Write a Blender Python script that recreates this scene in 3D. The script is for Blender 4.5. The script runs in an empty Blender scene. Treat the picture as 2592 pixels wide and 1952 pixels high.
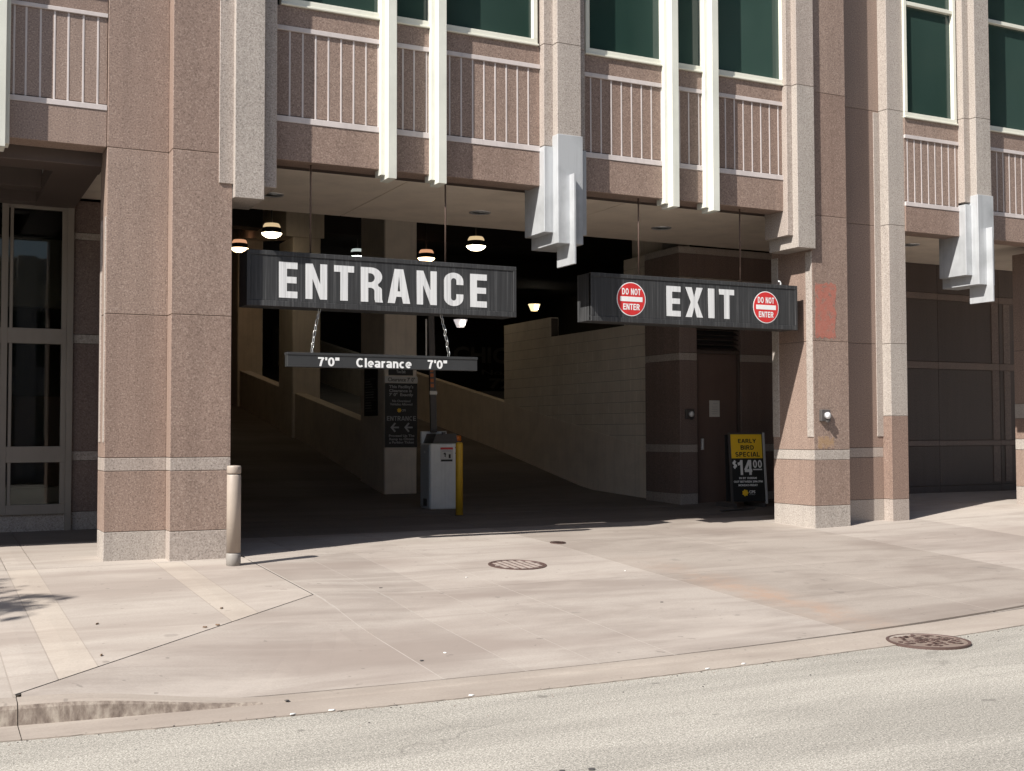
import bpy, bmesh, math, random
from mathutils import Vector, Matrix
R = math.radians
rnd = random.Random(7)
S = bpy.context.scene
COL = S.collection

# ------------------------------------------------------------------ camera
CAM_H = 1.75
yaw, pit, rol = R(26.693), R(2.2246), R(.1393)
fw = Vector((math.sin(yaw)*math.cos(pit), math.cos(yaw)*math.cos(pit), math.sin(pit)))
rt = Vector((math.cos(yaw), -math.sin(yaw), 0)); dn = fw.cross(rt)
r2 = rt*math.cos(rol)+dn*math.sin(rol); d2 = dn*math.cos(rol)-rt*math.sin(rol)
cd = bpy.data.cameras.new('camera'); cam = bpy.data.objects.new('camera', cd); COL.objects.link(cam)
cd.sensor_width = 36; cd.sensor_fit = 'HORIZONTAL'; cd.lens = 36*2997.73/2592
cd.clip_start = .05; cd.clip_end = 2000
m = Matrix((( r2.x,-d2.x,-fw.x,0),(r2.y,-d2.y,-fw.y,0),(r2.z,-d2.z,-fw.z,CAM_H),(0,0,0,1)))
cam.matrix_world = m
S.camera = cam

# ------------------------------------------------------------------ sky, sun, exposure
AZ, EL = R(22), R(44.5)                 # light travels toward +X, turned AZ toward +Y
w = bpy.data.worlds.new('World'); S.world = w; w.use_nodes = True
nt = w.node_tree; bg = nt.nodes['Background']
sky = nt.nodes.new('ShaderNodeTexSky'); sky.sky_type = 'NISHITA'; sky.sun_disc = False
sky.sun_elevation = EL
sdir = Vector((-math.cos(AZ)*math.cos(EL), -math.sin(AZ)*math.cos(EL), math.sin(EL)))   # towards the sun
sky.sun_rotation = math.atan2(sdir.x, sdir.y)
sky.dust_density = 1.2
nt.links.new(sky.outputs[0], bg.inputs[0]); bg.inputs[1].default_value = .08
sl = bpy.data.lights.new('sun', 'SUN'); sl.energy = 5.0; sl.angle = R(.53); sl.color = (1, .965, .905)
so = bpy.data.objects.new('sun', sl); COL.objects.link(so)
so.rotation_euler = (-sdir).to_track_quat('-Z', 'Y').to_euler(); so.location = (-30, -12, 32)
S.view_settings.view_transform = 'Standard'; S.view_settings.look = 'None'
S.view_settings.exposure = .70; S.view_settings.gamma = 1
S.render.engine = 'CYCLES'
S.cycles.use_denoising = True
S.cycles.max_bounces = 10; S.cycles.diffuse_bounces = 6; S.cycles.transparent_max_bounces = 12
S.cycles.sample_clamp_indirect = 8

# ------------------------------------------------------------------ materials
MATS = {}
def N(nt, t, **kw):
    n = nt.nodes.new('ShaderNode'+t)
    for k, v in kw.items(): setattr(n, k, v)
    return n
def newmat(name, rough=.6, spec=.5, metal=0):
    ma = bpy.data.materials.new(name); ma.use_nodes = True
    b = ma.node_tree.nodes['Principled BSDF']
    b.inputs['Roughness'].default_value = rough; b.inputs['Metallic'].default_value = metal
    b.inputs['Specular IOR Level'].default_value = spec
    MATS[name] = ma
    return ma, ma.node_tree, b
def pos(nt, scale=(1,1,1)):
    g = N(nt, 'NewGeometry'); mp = N(nt, 'Mapping'); mp.inputs['Scale'].default_value = scale
    nt.links.new(g.outputs['Position'], mp.inputs['Vector']); return mp.outputs[0]
def noise(nt, v, scale, detail=3, rough=.55, dist=0):
    n = N(nt, 'TexNoise'); n.inputs['Scale'].default_value = scale; n.inputs['Detail'].default_value = detail
    n.inputs['Roughness'].default_value = rough; n.inputs['Distortion'].default_value = dist
    nt.links.new(v, n.inputs['Vector']); return n.outputs['Fac']
def ramp(nt, f, stops, interp='LINEAR'):
    r = N(nt, 'ValToRGB'); r.color_ramp.interpolation = interp
    e = r.color_ramp.elements
    while len(e) < len(stops): e.new(.5)
    for i, (p, c) in enumerate(stops):
        e[i].position = p; e[i].color = (c[0], c[1], c[2], 1) if not isinstance(c, (int, float)) else (c, c, c, 1)
    nt.links.new(f, r.inputs[0]); return r.outputs[0]
def mix(nt, a, b, f, mode='MIX'):
    n = N(nt, 'Mix', data_type='RGBA', blend_type=mode)
    for i, v in ((6, a), (7, b), (0, f)):
        if hasattr(v, 'links'): nt.links.new(v, n.inputs[i])
        elif i == 0: n.inputs[0].default_value = v
        else: n.inputs[i].default_value = (v[0], v[1], v[2], 1)
    return n.outputs[2]
def math_(nt, op, a, b=None, clamp=False):
    n = N(nt, 'Math', operation=op); n.use_clamp = clamp
    for i, v in ((0, a), (1, b)):
        if v is None: continue
        if hasattr(v, 'links'): nt.links.new(v, n.inputs[i])
        else: n.inputs[i].default_value = v
    return n.outputs[0]
def bump(nt, b, h, strength=.2, dist=.01):
    n = N(nt, 'Bump'); n.inputs['Strength'].default_value = strength; n.inputs['Distance'].default_value = dist
    nt.links.new(h, n.inputs['Height']); nt.links.new(n.outputs[0], b.inputs['Normal'])
def objrand(nt, lo, hi):
    o = N(nt, 'ObjectInfo'); mr = N(nt, 'MapRange'); mr.inputs[3].default_value = lo; mr.inputs[4].default_value = hi
    nt.links.new(o.outputs['Random'], mr.inputs[0]); return mr.outputs[0]
def scale_col(nt, c, f):
    return mix(nt, c, comb(nt, f), 1.0, 'MULTIPLY')
def comb(nt, f):
    n = N(nt, 'CombineColor')
    for i in range(3): nt.links.new(f, n.inputs[i])
    return n.outputs[0]

def granite(name, dark, mid, light, rough=.45, var=.12):
    ma, nt, b = newmat(name, rough, .4)
    p = pos(nt)
    n1 = noise(nt, p, 62, 2.5, .65); n2 = noise(nt, p, 150, 2, .6)
    c = ramp(nt, n1, [(.30, dark), (.47, mid), (.56, mid), (.70, light)])
    sp = ramp(nt, n2, [(.30, 0.45), (.42, 1.0)])
    c = mix(nt, c, sp, .75, 'MULTIPLY')
    big = noise(nt, p, .9, 3, .6)
    c = scale_col(nt, c, math_(nt, 'ADD', math_(nt, 'MULTIPLY', big, .22), .89))
    c = mix(nt, c, mix(nt, c, (.92,1.02,1.05), 1.0, 'MULTIPLY'), objrand(nt, 0, .55))
    c = scale_col(nt, c, objrand(nt, 1-var, 1+var))
    # rain streaks, a little darker, running down
    st = noise(nt, pos(nt, (7, 7, .35)), 1, 3, .6)
    c = mix(nt, c, ramp(nt, st, [(.38, .84), (.55, 1.0)]), .5, 'MULTIPLY')
    nt.links.new(c, b.inputs['Base Color'])
    bump(nt, b, n2, .12, .003)
    return ma
granite('granite_pink', (.138,.093,.074), (.277,.192,.154), (.415,.315,.262))
granite('granite_light', (.19,.156,.137), (.39,.328,.288), (.54,.47,.418), var=.05)
granite('granite_dark', (.055,.040,.036), (.105,.076,.067), (.165,.125,.11))  # darker copy of the brown; right bay's shade put into the stone colour
granite('granite_brown', (.105,.075,.065), (.20,.142,.122), (.30,.23,.20))

def painted(name, col, rough=.5, dirt=.25, metal=0, spec=.5, streak=True, scale=1.0):
    ma, nt, b = newmat(name, rough, spec, metal)
    n1 = noise(nt, pos(nt, (2*scale,)*3), 1, 4, .6)
    c = mix(nt, col, tuple(x*.72 for x in col), ramp(nt, n1, [(.42, 0), (.72, dirt*2)]))
    if streak:
        s = noise(nt, pos(nt, (14, 14, .6)), 1, 3, .65)
        c = mix(nt, c, tuple(x*.6 for x in col), ramp(nt, s, [(.50, 0), (.75, dirt)]))
    nt.links.new(c, b.inputs['Base Color'])
    bump(nt, b, noise(nt, pos(nt), 40, 3), .05, .004)
    return ma
painted('band_white', (.58,.52,.50), .6, .3)
painted('fin_white', (.66,.66,.585), .45, .22)
painted('frame_cream', (.68,.67,.58), .45, .12)
painted('silver', (.50,.51,.52), .38, .5, .25)
painted('soffit', (.78,.68,.57), .85, .25, streak=False)
painted('beige_wall', (.80,.70,.585), .8, .3)
painted('block_paint', (.80,.715,.60), .8, .25)
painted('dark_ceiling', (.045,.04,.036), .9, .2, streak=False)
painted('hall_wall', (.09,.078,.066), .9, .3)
painted('door_brown', (.15,.10,.082), .5, .2)
painted('brown_metal', (.085,.062,.052), .5, .2)
painted('bollard_tan', (.40,.335,.28), .5, .35)
painted('galv', (.30,.275,.25), .6, .4, .1)
painted('cabinet_white', (.80,.80,.77), .45, .3)
painted('cabinet_grey', (.50,.53,.54), .45, .3)
painted('dark_plastic', (.075,.068,.064), .55, .3)
painted('post_yellow', (.62,.36,.025), .5, .35)
painted('rod_brown', (.09,.055,.04), .7, .3)
painted('store_frame', (.26,.225,.19), .5, .2)
painted('chain_steel', (.62,.62,.60), .3, .1, .8)
painted('black_board', (.016,.016,.016), .5, .3)
painted('bar_black', (.035,.036,.037), .5, .3)
painted('paper', (.62,.60,.56), .8, .1)
painted('text_white', (.80,.80,.79), .55, .12)
painted('text_grey', (.42,.42,.42), .6, .2)
painted('text_dim', (.15,.14,.13), .7, .3)
painted('text_black', (.022,.018,.015), .6, .1)
painted('sign_yellow', (.95,.60,.03), .45, .1, streak=False)
painted('sign_red', (.62,.035,.035), .45, .25)
painted('alu', (.66,.66,.67), .35, .1, .5)
painted('iron', (.115,.072,.062), .6, .4, .3, streak=False, scale=6)
painted('iron_worn', (.42,.35,.31), .5, .4, .2, streak=False, scale=6)
painted('iron_mid', (.26,.20,.165), .55, .45, .2, streak=False, scale=5)
painted('orange_lens', (.65,.17,.02), .35, .1)
painted('reflect_orange', (.48,.13,.03), .5, .3)
painted('teal_glass', (.10,.15,.15), .25, .1)
painted('joint_dark', (.05,.042,.035), .9, .3, streak=False)
painted('mortar', (.13,.105,.088), .9, .2, streak=False)
painted('bark', (.09,.07,.055), .9, .3)
painted('conc_wall', (.30,.28,.26), .8, .3)
painted('pink_panel', (.32,.20,.17), .6, .2)
painted('leaf_litter', (.17,.11,.07), .9, .2, streak=False)
painted('white_litter', (.78,.77,.74), .8, .1, streak=False)
painted('gum', (.055,.05,.048), .9, .2, streak=False)

def leafmat():
    ma, nt, b = newmat('foliage', .6, .3)
    c = ramp(nt, noise(nt, pos(nt), 3, 3), [(.3, (.035,.07,.02)), (.7, (.08,.13,.035))])
    nt.links.new(c, b.inputs['Base Color'])
leafmat()

def sign_face():
    ma, nt, b = newmat('sign_face', .55, .4)
    s = noise(nt, pos(nt, (34, 34, .55)), 1, 4, .7)
    s2 = noise(nt, pos(nt, (90, 90, 1.6)), 1, 2, .6)
    big = noise(nt, pos(nt, (.8,.8,.8)), 1, 2)
    c = ramp(nt, s, [(.36, (.026,.026,.027)), (.55, (.039,.039,.040)), (.75, (.105,.105,.105))])
    c = mix(nt, c, (.17,.17,.17), ramp(nt, math_(nt, 'MULTIPLY', s2, big), [(.29, 0), (.46, .5)]))
    nt.links.new(c, b.inputs['Base Color'])
sign_face()
def letter_mat():
    ma, nt, b = newmat('letter_white', .5, .4)
    s = noise(nt, pos(nt, (40, 40, .7)), 1, 4, .7)
    c = ramp(nt, s, [(.30, (.46,.46,.46)), (.48, (.66,.66,.66)), (.6, (.70,.70,.69))])
    nt.links.new(c, b.inputs['Base Color'])
letter_mat()

def concrete(name, base, rust=False, var=.05, stain_shade=.5):  # stain tones also paint in soft streaks and shade bands of reflected light
    ma, nt, b = newmat(name, .85, .25)
    p = pos(nt)
    fine = noise(nt, p, 55, 4, .7)
    med = noise(nt, pos(nt, (.75, 1.5, 1)), 1.15, 5, .62, .4)
    lg = noise(nt, pos(nt, (.22, .75, 1)), .9, 4, .55, .5)
    c = ramp(nt, fine, [(.25, tuple(x*.86 for x in base)), (.5, base), (.8, tuple(min(1, x*1.12) for x in base))])
    dk = tuple(x*f for x, f in zip(base, (.66, .63, .62)))
    c = mix(nt, c, dk, ramp(nt, med, [(.45, 0), (.75, stain_shade)]))
    c = mix(nt, c, tuple(x*f for x, f in zip(base, (.70, .66, .65))), ramp(nt, lg, [(.46, 0), (.62, stain_shade*1.1)]))  # broad soft shade bands put into the colour
    tr_ = noise(nt, pos(nt, (.12, 1.6, 1)), 1.3, 5, .6, .6)
    c = mix(nt, c, dk, ramp(nt, tr_, [(.52, 0), (.64, stain_shade*.7)]))
    lt = tuple(min(.8, x*1.18) for x in base)
    c = mix(nt, c, lt, ramp(nt, noise(nt, pos(nt, (.5, 2.2, 1)), .8, 4, .6, .3), [(.54, 0), (.72, .6)]))
    # scattered drips and spots
    sp = noise(nt, p, 9, 2, .5)
    c = mix(nt, c, (.10,.085,.075), ramp(nt, sp, [(.715, 0), (.75, .4)]))
    c = mix(nt, c, (.12,.105,.095), ramp(nt, noise(nt, p, 3.1, 2, .4), [(.745, 0), (.77, .3)]))
    if rust:
        g = N(nt, 'NewGeometry'); sx = N(nt, 'SeparateXYZ'); nt.links.new(g.outputs[0], sx.inputs[0])
        a = math_(nt, 'SUBTRACT', 1.0, math_(nt, 'MULTIPLY', math_(nt, 'ABSOLUTE', math_(nt, 'SUBTRACT', sx.outputs[0], 7.50)), 2.3), True)
        yb = math_(nt, 'SUBTRACT', 1.0, math_(nt, 'MULTIPLY', math_(nt, 'ABSOLUTE', math_(nt, 'SUBTRACT', sx.outputs[1], 9.3)), .36), True)
        mk = math_(nt, 'MULTIPLY', a, yb)
        mk = math_(nt, 'MULTIPLY', mk, ramp(nt, noise(nt, p, 2.6, 4, .6, .3), [(.3, 0), (.6, 1.2)]), True)
        mk = math_(nt, 'MULTIPLY', mk, ramp(nt, noise(nt, p, 14, 4, .7), [(.35, .35), (.6, 1.0)]))
        c = mix(nt, c, (.33,.225,.165), math_(nt, 'MULTIPLY', mk, .85))
    c = scale_col(nt, c, objrand(nt, 1-var, 1+var))
    nt.links.new(c, b.inputs['Base Color'])
    bump(nt, b, fine, .25, .004)
    return ma
concrete('conc_walk', (.382,.336,.295), stain_shade=.6)
concrete('conc_strip', (.40,.348,.297), stain_shade=.45)
concrete('conc_drive', (.345,.302,.266), rust=True, stain_shade=.75)
concrete('conc_drive_dark', (.30,.26,.226), rust=True, stain_shade=.8)  # darker right drive: soft shade there put into the slab colour
concrete('conc_kerb', (.325,.28,.24), stain_shade=.55)
concrete('conc_floor', (.19,.165,.145), stain_shade=.6)
concrete('joint_pale', (.36,.32,.285), stain_shade=.2)
concrete('joint_tan', (.30,.26,.225), stain_shade=.2)
def kerbface():
    ma, nt, b = newmat('kerb_worn_shade', .9, .2)  # worn streaks, darkened to paint in the shading of the kerb face
    n = noise(nt, pos(nt, (3.2, 3.2, 1.2)), 5, 6, .7)
    c = ramp(nt, n, [(.33, (.11,.085,.072)), (.48, (.20,.162,.135)), (.66, (.33,.285,.24))])
    nt.links.new(c, b.inputs['Base Color']); bump(nt, b, n, .5, .01)
kerbface()
def asphalt():
    ma, nt, b = newmat('asphalt', .92, .15)
    p = pos(nt)
    f = noise(nt, p, 95, 4, .85); f2 = noise(nt, p, 38, 3, .7)
    c = ramp(nt, f, [(.36, (.10,.095,.088)), (.44, (.29,.28,.26)), (.53, (.40,.386,.358)), (.64, (.70,.68,.635))])
    c = mix(nt, c, ramp(nt, f2, [(.35, .70), (.6, 1.08)]), .8, 'MULTIPLY')
    md = noise(nt, pos(nt, (.25, 1.3, 1)), 1.1, 5, .62, .4)
    c = mix(nt, c, ramp(nt, md, [(.38, .78), (.62, 1.08)]), .85, 'MULTIPLY')
    sp = noise(nt, pos(nt, (1, 2, 1)), 2.4, 4, .55)
    c = mix(nt, c, (.13,.12,.11), ramp(nt, sp, [(.66, 0), (.76, .35)]))
    oil = noise(nt, p, 5.5, 2, .4)
    c = mix(nt, c, (.07,.065,.06), ramp(nt, oil, [(.735, 0), (.76, .4)]))
    # hairline cracks, only in places
    wv = N(nt, 'Vector'+'Math', operation='ADD'); nn = N(nt, 'TexNoise'); nn.inputs['Scale'].default_value = 2.5; nt.links.new(p, nn.inputs['Vector'])
    sc = N(nt, 'VectorMath', operation='SCALE'); sc.inputs['Scale'].default_value = .35; nt.links.new(nn.outputs['Color'], sc.inputs[0])
    nt.links.new(p, wv.inputs[0]); nt.links.new(sc.outputs[0], wv.inputs[1])
    vo = N(nt, 'TexVoronoi', feature='DISTANCE_TO_EDGE'); vo.inputs['Scale'].default_value = .42; nt.links.new(wv.outputs[0], vo.inputs['Vector'])
    ck = ramp(nt, vo.outputs['Distance'], [(.0, 1), (.0045, 0)])
    mk = ramp(nt, noise(nt, p, .5, 2), [(.52, 0), (.62, .30)])
    c = mix(nt, c, (.09,.085,.08), math_(nt, 'MULTIPLY', ck, mk))
    c = mix(nt, c, (.95,.915,.865), 1.0, 'MULTIPLY')
    nt.links.new(c, b.inputs['Base Color']); bump(nt, b, f, .35, .004)
asphalt()
def tinted():
    ma, nt, b = newmat('window_glass', .06, .55)
    n = noise(nt, pos(nt, (.5,.5,.25)), 1, 3)
    c = ramp(nt, n, [(.3, (.017,.037,.030)), (.7, (.034,.060,.050))])
    c = scale_col(nt, c, objrand(nt, .75, 1.3))
    nt.links.new(c, b.inputs['Base Color'])
    bump(nt, b, noise(nt, pos(nt), .7, 2), .04, .1)
tinted()
def clearglass():
    ma = bpy.data.materials.new('shop_glass'); ma.use_nodes = True; nt = ma.node_tree; MATS['shop_glass'] = ma
    nt.nodes.remove(nt.nodes['Principled BSDF'])
    t = N(nt, 'BsdfTransparent'); t.inputs[0].default_value = (.55,.56,.53,1)
    g = N(nt, 'BsdfGlossy'); g.inputs['Roughness'].default_value = .02; g.inputs[0].default_value = (.9,.9,.9,1)
    fr = N(nt, 'Fresnel'); fr.inputs[0].default_value = 1.5
    mx = N(nt, 'MixShader'); nt.links.new(fr.outputs[0], mx.inputs[0]); nt.links.new(t.outputs[0], mx.inputs[1]); nt.links.new(g.outputs[0], mx.inputs[2])
    nt.links.new(mx.outputs[0], nt.nodes['Material Output'].inputs[0])
clearglass()
def emit(name, col, s):
    ma, nt, b = newmat(name, .4)
    b.inputs['Base Color'].default_value = (*[min(1, x*.8) for x in col], 1)
    b.inputs['Emission Color'].default_value = (*col, 1); b.inputs['Emission Strength'].default_value = s
emit('lamp_lens', (1.0,.82,.55), 7); emit('lamp_cap', (1.0,.74,.42), .42)
emit('lamp_lens_orange', (1.0,.66,.36), 6); emit('lamp_cap_orange', (1.0,.5,.28), .40)
emit('lamp_lens_cool', (.9,1.0,.93), 9); emit('lamp_cap_cool', (.8,.9,.85), .35)
emit('lamp_prism', (.85,.78,.78), .45); emit('lamp_prism_warm', (1.0,.78,.42), .9); emit('lamp_bulb', (1,.9,.75), 10)
def paintpatch(name, col, thr, k):
    ma = granite(name, (.145,.093,.075), (.295,.195,.155), (.445,.325,.268)); nt = ma.node_tree; b = nt.nodes['Principled BSDF']
    src = b.inputs['Base Color'].links[0].from_socket
    mk = ramp(nt, noise(nt, pos(nt), 11, 5, .7), [(thr, 0), (thr+.16, k)])
    tint = mix(nt, src, mix(nt, src, col, .62), mk)
    nt.links.new(tint, b.inputs['Base Color'])
paintpatch('red_patch', (.46,.12,.085), .34, .9); paintpatch('yellow_patch', (.36,.23,.10), .36, .8)

# ------------------------------------------------------------------ mesh helpers
ORG = {}
def lab(o, label=None, cat=None, group=None, kind=None):
    if label: o['label'] = label
    if cat: o['category'] = cat
    if group: o['group'] = group
    if kind: o['kind'] = kind
    return o
def thing(name, loc, label, cat, group=None):
    o = bpy.data.objects.new(name, None); COL.objects.link(o); o.location = loc
    o.empty_display_size = .2
    ORG[o.name] = Vector(loc); return lab(o, label, cat, group)
def link(name, me, parent=None, at=None, loc=None):
    """me holds world coordinates unless loc is given (then it is local and placed at world loc)"""
    o = bpy.data.objects.new(name, me); COL.objects.link(o)
    po = ORG[parent.name] if parent else Vector((0,0,0))
    if loc is None:
        a = Vector(at) if at else (po if parent else Vector((0,0,0)))
        if a.length > 0: me.transform(Matrix.Translation(-a))
    else: a = Vector(loc)
    o.location = a-po
    if parent: o.parent = parent
    ORG[o.name] = a
    return o
def mesh(bm, name, mat, smooth=False):
    me = bpy.data.meshes.new(name); bm.normal_update(); bm.to_mesh(me); bm.free()
    for mm in (mat if isinstance(mat, (list, tuple)) else [mat]): me.materials.append(MATS[mm])
    if smooth:
        for p in me.polygons: p.use_smooth = True
    return me
def abox(bm, x0, x1, y0, y1, z0, z1, mi=0):
    vs = [bm.verts.new((x, y, z)) for x in (x0, x1) for y in (y0, y1) for z in (z0, z1)]
    for q in ((0,1,3,2),(4,6,7,5),(0,4,5,1),(2,3,7,6),(0,2,6,4),(1,5,7,3)):
        f = bm.faces.new([vs[i] for i in q]); f.material_index = mi
    return vs
def boxes(L, bev=0):
    bm = bmesh.new()
    for b in L: abox(bm, *b)
    if bev:
        bmesh.ops.bevel(bm, geom=list(bm.edges), offset=bev, segments=1, affect='EDGES', clamp_overlap=True)
    bmesh.ops.recalc_face_normals(bm, faces=bm.faces)
    return bm
def part(name, parent, mat, *L, bev=.004):
    return link(name, mesh(boxes(L, bev), name, mat), parent)
def prism_x(poly, x0, x1):          # poly in (y,z)
    bm = bmesh.new()
    a = [bm.verts.new((x0, y, z)) for y, z in poly]; b = [bm.verts.new((x1, y, z)) for y, z in poly]
    n = len(poly); bm.faces.new(a); bm.faces.new(b[::-1])
    for i in range(n): bm.faces.new((a[i], b[i], b[(i+1)%n], a[(i+1)%n]))
    bmesh.ops.recalc_face_normals(bm, faces=bm.faces); return bm
def prism_y(poly, y0, y1):          # poly in (x,z)
    bm = bmesh.new()
    a = [bm.verts.new((x, y0, z)) for x, z in poly]; b = [bm.verts.new((x, y1, z)) for x, z in poly]
    n = len(poly); bm.faces.new(a); bm.faces.new(b[::-1])
    for i in range(n): bm.faces.new((a[i], b[i], b[(i+1)%n], a[(i+1)%n]))
    bmesh.ops.recalc_face_normals(bm, faces=bm.faces); return bm
def lathe(prof, seg=24, c=(0,0,0), cap=True):     # prof: (r,z)
    bm = bmesh.new(); rings = []
    for r, z in prof:
        rings.append([bm.verts.new((c[0]+r*math.cos(2*math.pi*i/seg), c[1]+r*math.sin(2*math.pi*i/seg), c[2]+z)) for i in range(seg)])
    for a, b in zip(rings, rings[1:]):
        for i in range(seg): bm.faces.new((a[i], a[(i+1)%seg], b[(i+1)%seg], b[i]))
    if cap: bm.faces.new(rings[0][::-1]); bm.faces.new(rings[-1])
    bmesh.ops.recalc_face_normals(bm, faces=bm.faces); return bm
def tube(pts, r, seg=8):
    bm = bmesh.new(); rings = []
    pts = [Vector(p) for p in pts]
    for i, p in enumerate(pts):
        d = (pts[min(i+1, len(pts)-1)]-pts[max(i-1, 0)]).normalized()
        u = d.orthogonal().normalized(); v = d.cross(u)
        rr = r[i] if isinstance(r, (list, tuple)) else r
        rings.append([bm.verts.new(p+(u*math.cos(2*math.pi*k/seg)+v*math.sin(2*math.pi*k/seg))*rr) for k in range(seg)])
    for a, b in zip(rings, rings[1:]):
        best = min(range(seg), key=lambda s: sum((a[k].co-b[(k+s)%seg].co).length for k in range(seg)))
        for k in range(seg): bm.faces.new((a[k], a[(k+1)%seg], b[(k+1+best)%seg], b[(k+best)%seg]))
    bm.faces.new(rings[0]); bm.faces.new(rings[-1])
    bmesh.ops.recalc_face_normals(bm, faces=bm.faces); return bm

def curve_mesh(splines, ext=.0015):
    cu = bpy.data.curves.new('glyph', 'CURVE'); cu.dimensions = '2D'; cu.fill_mode = 'BOTH'; cu.extrude = ext
    for s in splines:
        sp = cu.splines.new('POLY'); sp.points.add(len(s)-1); sp.use_cyclic_u = True
        for p, (x, y) in zip(sp.points, s): p.co = (x, y, 0, 1)
    o = bpy.data.objects.new('glyph', cu); COL.objects.link(o)
    dg = bpy.context.evaluated_depsgraph_get(); me = bpy.data.meshes.new_from_object(o.evaluated_get(dg))
    bpy.data.objects.remove(o); bpy.data.curves.remove(cu)
    return me
def text_mesh(body, bold=.02, spacing=1.0, ext=.0015, align='CENTER', line=1.0):
    cu = bpy.data.curves.new('txt', 'FONT'); cu.body = body; cu.size = 1; cu.offset = bold; cu.extrude = ext
    cu.space_character = spacing; cu.align_x = align; cu.space_line = line; cu.resolution_u = 3
    o = bpy.data.objects.new('txt', cu); COL.objects.link(o)
    dg = bpy.context.evaluated_depsgraph_get(); me = bpy.data.meshes.new_from_object(o.evaluated_get(dg))
    bpy.data.objects.remove(o); bpy.data.curves.remove(cu)
    return me
def fit(me, u0, u1, v0, v1, place):
    """scale glyph mesh (xy) into the box u0..u1 / v0..v1 and hand each vertex to place(u, v, depth)"""
    xs = [v.co.x for v in me.vertices]; ys = [v.co.y for v in me.vertices]
    ax, bx, ay, by = min(xs), max(xs), min(ys), max(ys)
    for v in me.vertices:
        u = u0+(v.co.x-ax)/(bx-ax)*(u1-u0); q = v0+(v.co.y-ay)/(by-ay)*(v1-v0)
        v.co = place(u, q, v.co.z)
    return me
def on_front(y):      # sheet facing -Y at depth y
    return lambda u, q, d: Vector((u, y-d, q))
def text_on(parent, body, u0, u1, v0, v1, place, mat, bold=.02, name='lettering', spacing=1.0, align='CENTER', line=1.0):
    me = fit(text_mesh(body, bold, spacing, align=align, line=line), u0, u1, v0, v1, place)
    me.materials.append(MATS[mat]); me.name = name
    return link(name, me, parent)

# heavy sans lettering drawn as ribbons, one closed strip per stroke
def _arc(cx, cy, rx, ry, a0, a1, n=12): return [(cx+rx*math.cos(R(a0+(a1-a0)*k/n)), cy+ry*math.sin(R(a0+(a1-a0)*k/n))) for k in range(n+1)]
SW = .19
h_ = SW/2
STROKES = {
 'A': (.72, [[(h_*.6,0),(.33,1-h_*.2)],[(.39,1-h_*.2),(.72-h_*.6,0)],[(.17,.29),(.55,.29)]]),
 'B': (.66, [[(h_,0),(h_,1)],[(h_,1-h_),(.36,1-h_)]+_arc(.36,.75,.2,.155,90,-90)[1:]+[(h_,.53)],[(h_,.53),(.38,.53)]+_arc(.38,.31,.22,.215,90,-90)[1:]+[(h_,h_)]]),
 'C': (.70, [_arc(.37,.5,.275,.405,48,312,20)]),
 'D': (.68, [[(h_,0),(h_,1)],[(h_,1-h_),(.30,1-h_)]+_arc(.30,.5,.285,.405,90,-90,16)[1:]+[(h_,h_)]]),
 'E': (.58, [[(h_,0),(h_,1)],[(h_,1-h_),(.58,1-h_)],[(h_,.52),(.54,.52)],[(h_,h_),(.58,h_)]]),
 'I': (.20, [[(h_,0),(h_,1)]]), 'L': (.55, [[(h_,0),(h_,1)],[(h_,h_),(.55,h_)]]),
 'N': (.68, [[(h_,0),(h_,1)],[(h_*1.1,.98),(.68-h_*1.1,.02)],[(.68-h_,0),(.68-h_,1)]]),
 'O': (.74, [_arc(.37,.5,.275,.405,90,450,26)]),
 'P': (.62, [[(h_,0),(h_,1)],[(h_,1-h_),(.33,1-h_)]+_arc(.33,.69,.2,.215,90,-90)[1:]+[(h_,.475)]]),
 'R': (.68, [[(h_,0),(h_,1)],[(h_,1-h_),(.36,1-h_)]+_arc(.36,.70,.2,.205,90,-90)[1:]+[(h_,.495)],[(.34,.48),(.60,0)]]),
 'S': (.64, [_arc(.32,.705,.215,.20,35,250,12)+_arc(.32,.295,.23,.20,70,-150,14)]),
 'T': (.60, [[(.30,0),(.30,1)],[(0,1-h_),(.60,1-h_)]]), 'Y': (.70, [[(.35,0),(.35,.46)],[(h_*.7,1),(.35,.42)],[(.70-h_*.7,1),(.35,.42)]]),
 'a': (.54, [_arc(.25,.53,.18,.12,165,0,9)+[(.435,.0)],_arc(.235,.21,.145,.125,90,360,14)+[(.42,.33),(.235,.335)]]),
 'c': (.52, [_arc(.28,.36,.19,.275,52,308,18)]), 'e': (.55, [[(.09,.36),(.46,.36)]+_arc(.275,.37,.19,.265,0,310,20)]),
 'l': (.20, [[(h_,0),(h_,1)]]), 'n': (.52, [[(h_,0),(h_,.72)],_arc(.26,.45,.165,.175,170,0,9)+[(.425,0)]]),
 'r': (.38, [[(h_,0),(h_,.72)],_arc(.30,.42,.205,.205,165,75,6)]),
 '0': (.58, [_arc(.29,.5,.195,.405,90,450,26)]), '7': (.58, [[(.02,1-h_),(.52,1-h_)],[(.50,.95),(.34,.62),(.22,0)]]),
 '1': (.40, [[(.29,0),(.29,1)],[(.30,.93),(.20,.78),(.0,.72)]]), '4': (.62, [[(.47,0),(.47,1)],[(.42,.97),(.07,.32)],[(.02,.29),(.62,.29)]]),
 '$': (.60, [_arc(.30,.69,.19,.17,35,250,12)+_arc(.30,.31,.20,.17,70,-150,14),[(.30,-.08),(.30,1.08)]]),
 "'": (.16, [[(.08,.66),(.08,1)]]), '"': (.34, [[(.08,.66),(.08,1)],[(.26,.66),(.26,1)]]), ' ': (.30, []),
}
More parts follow.
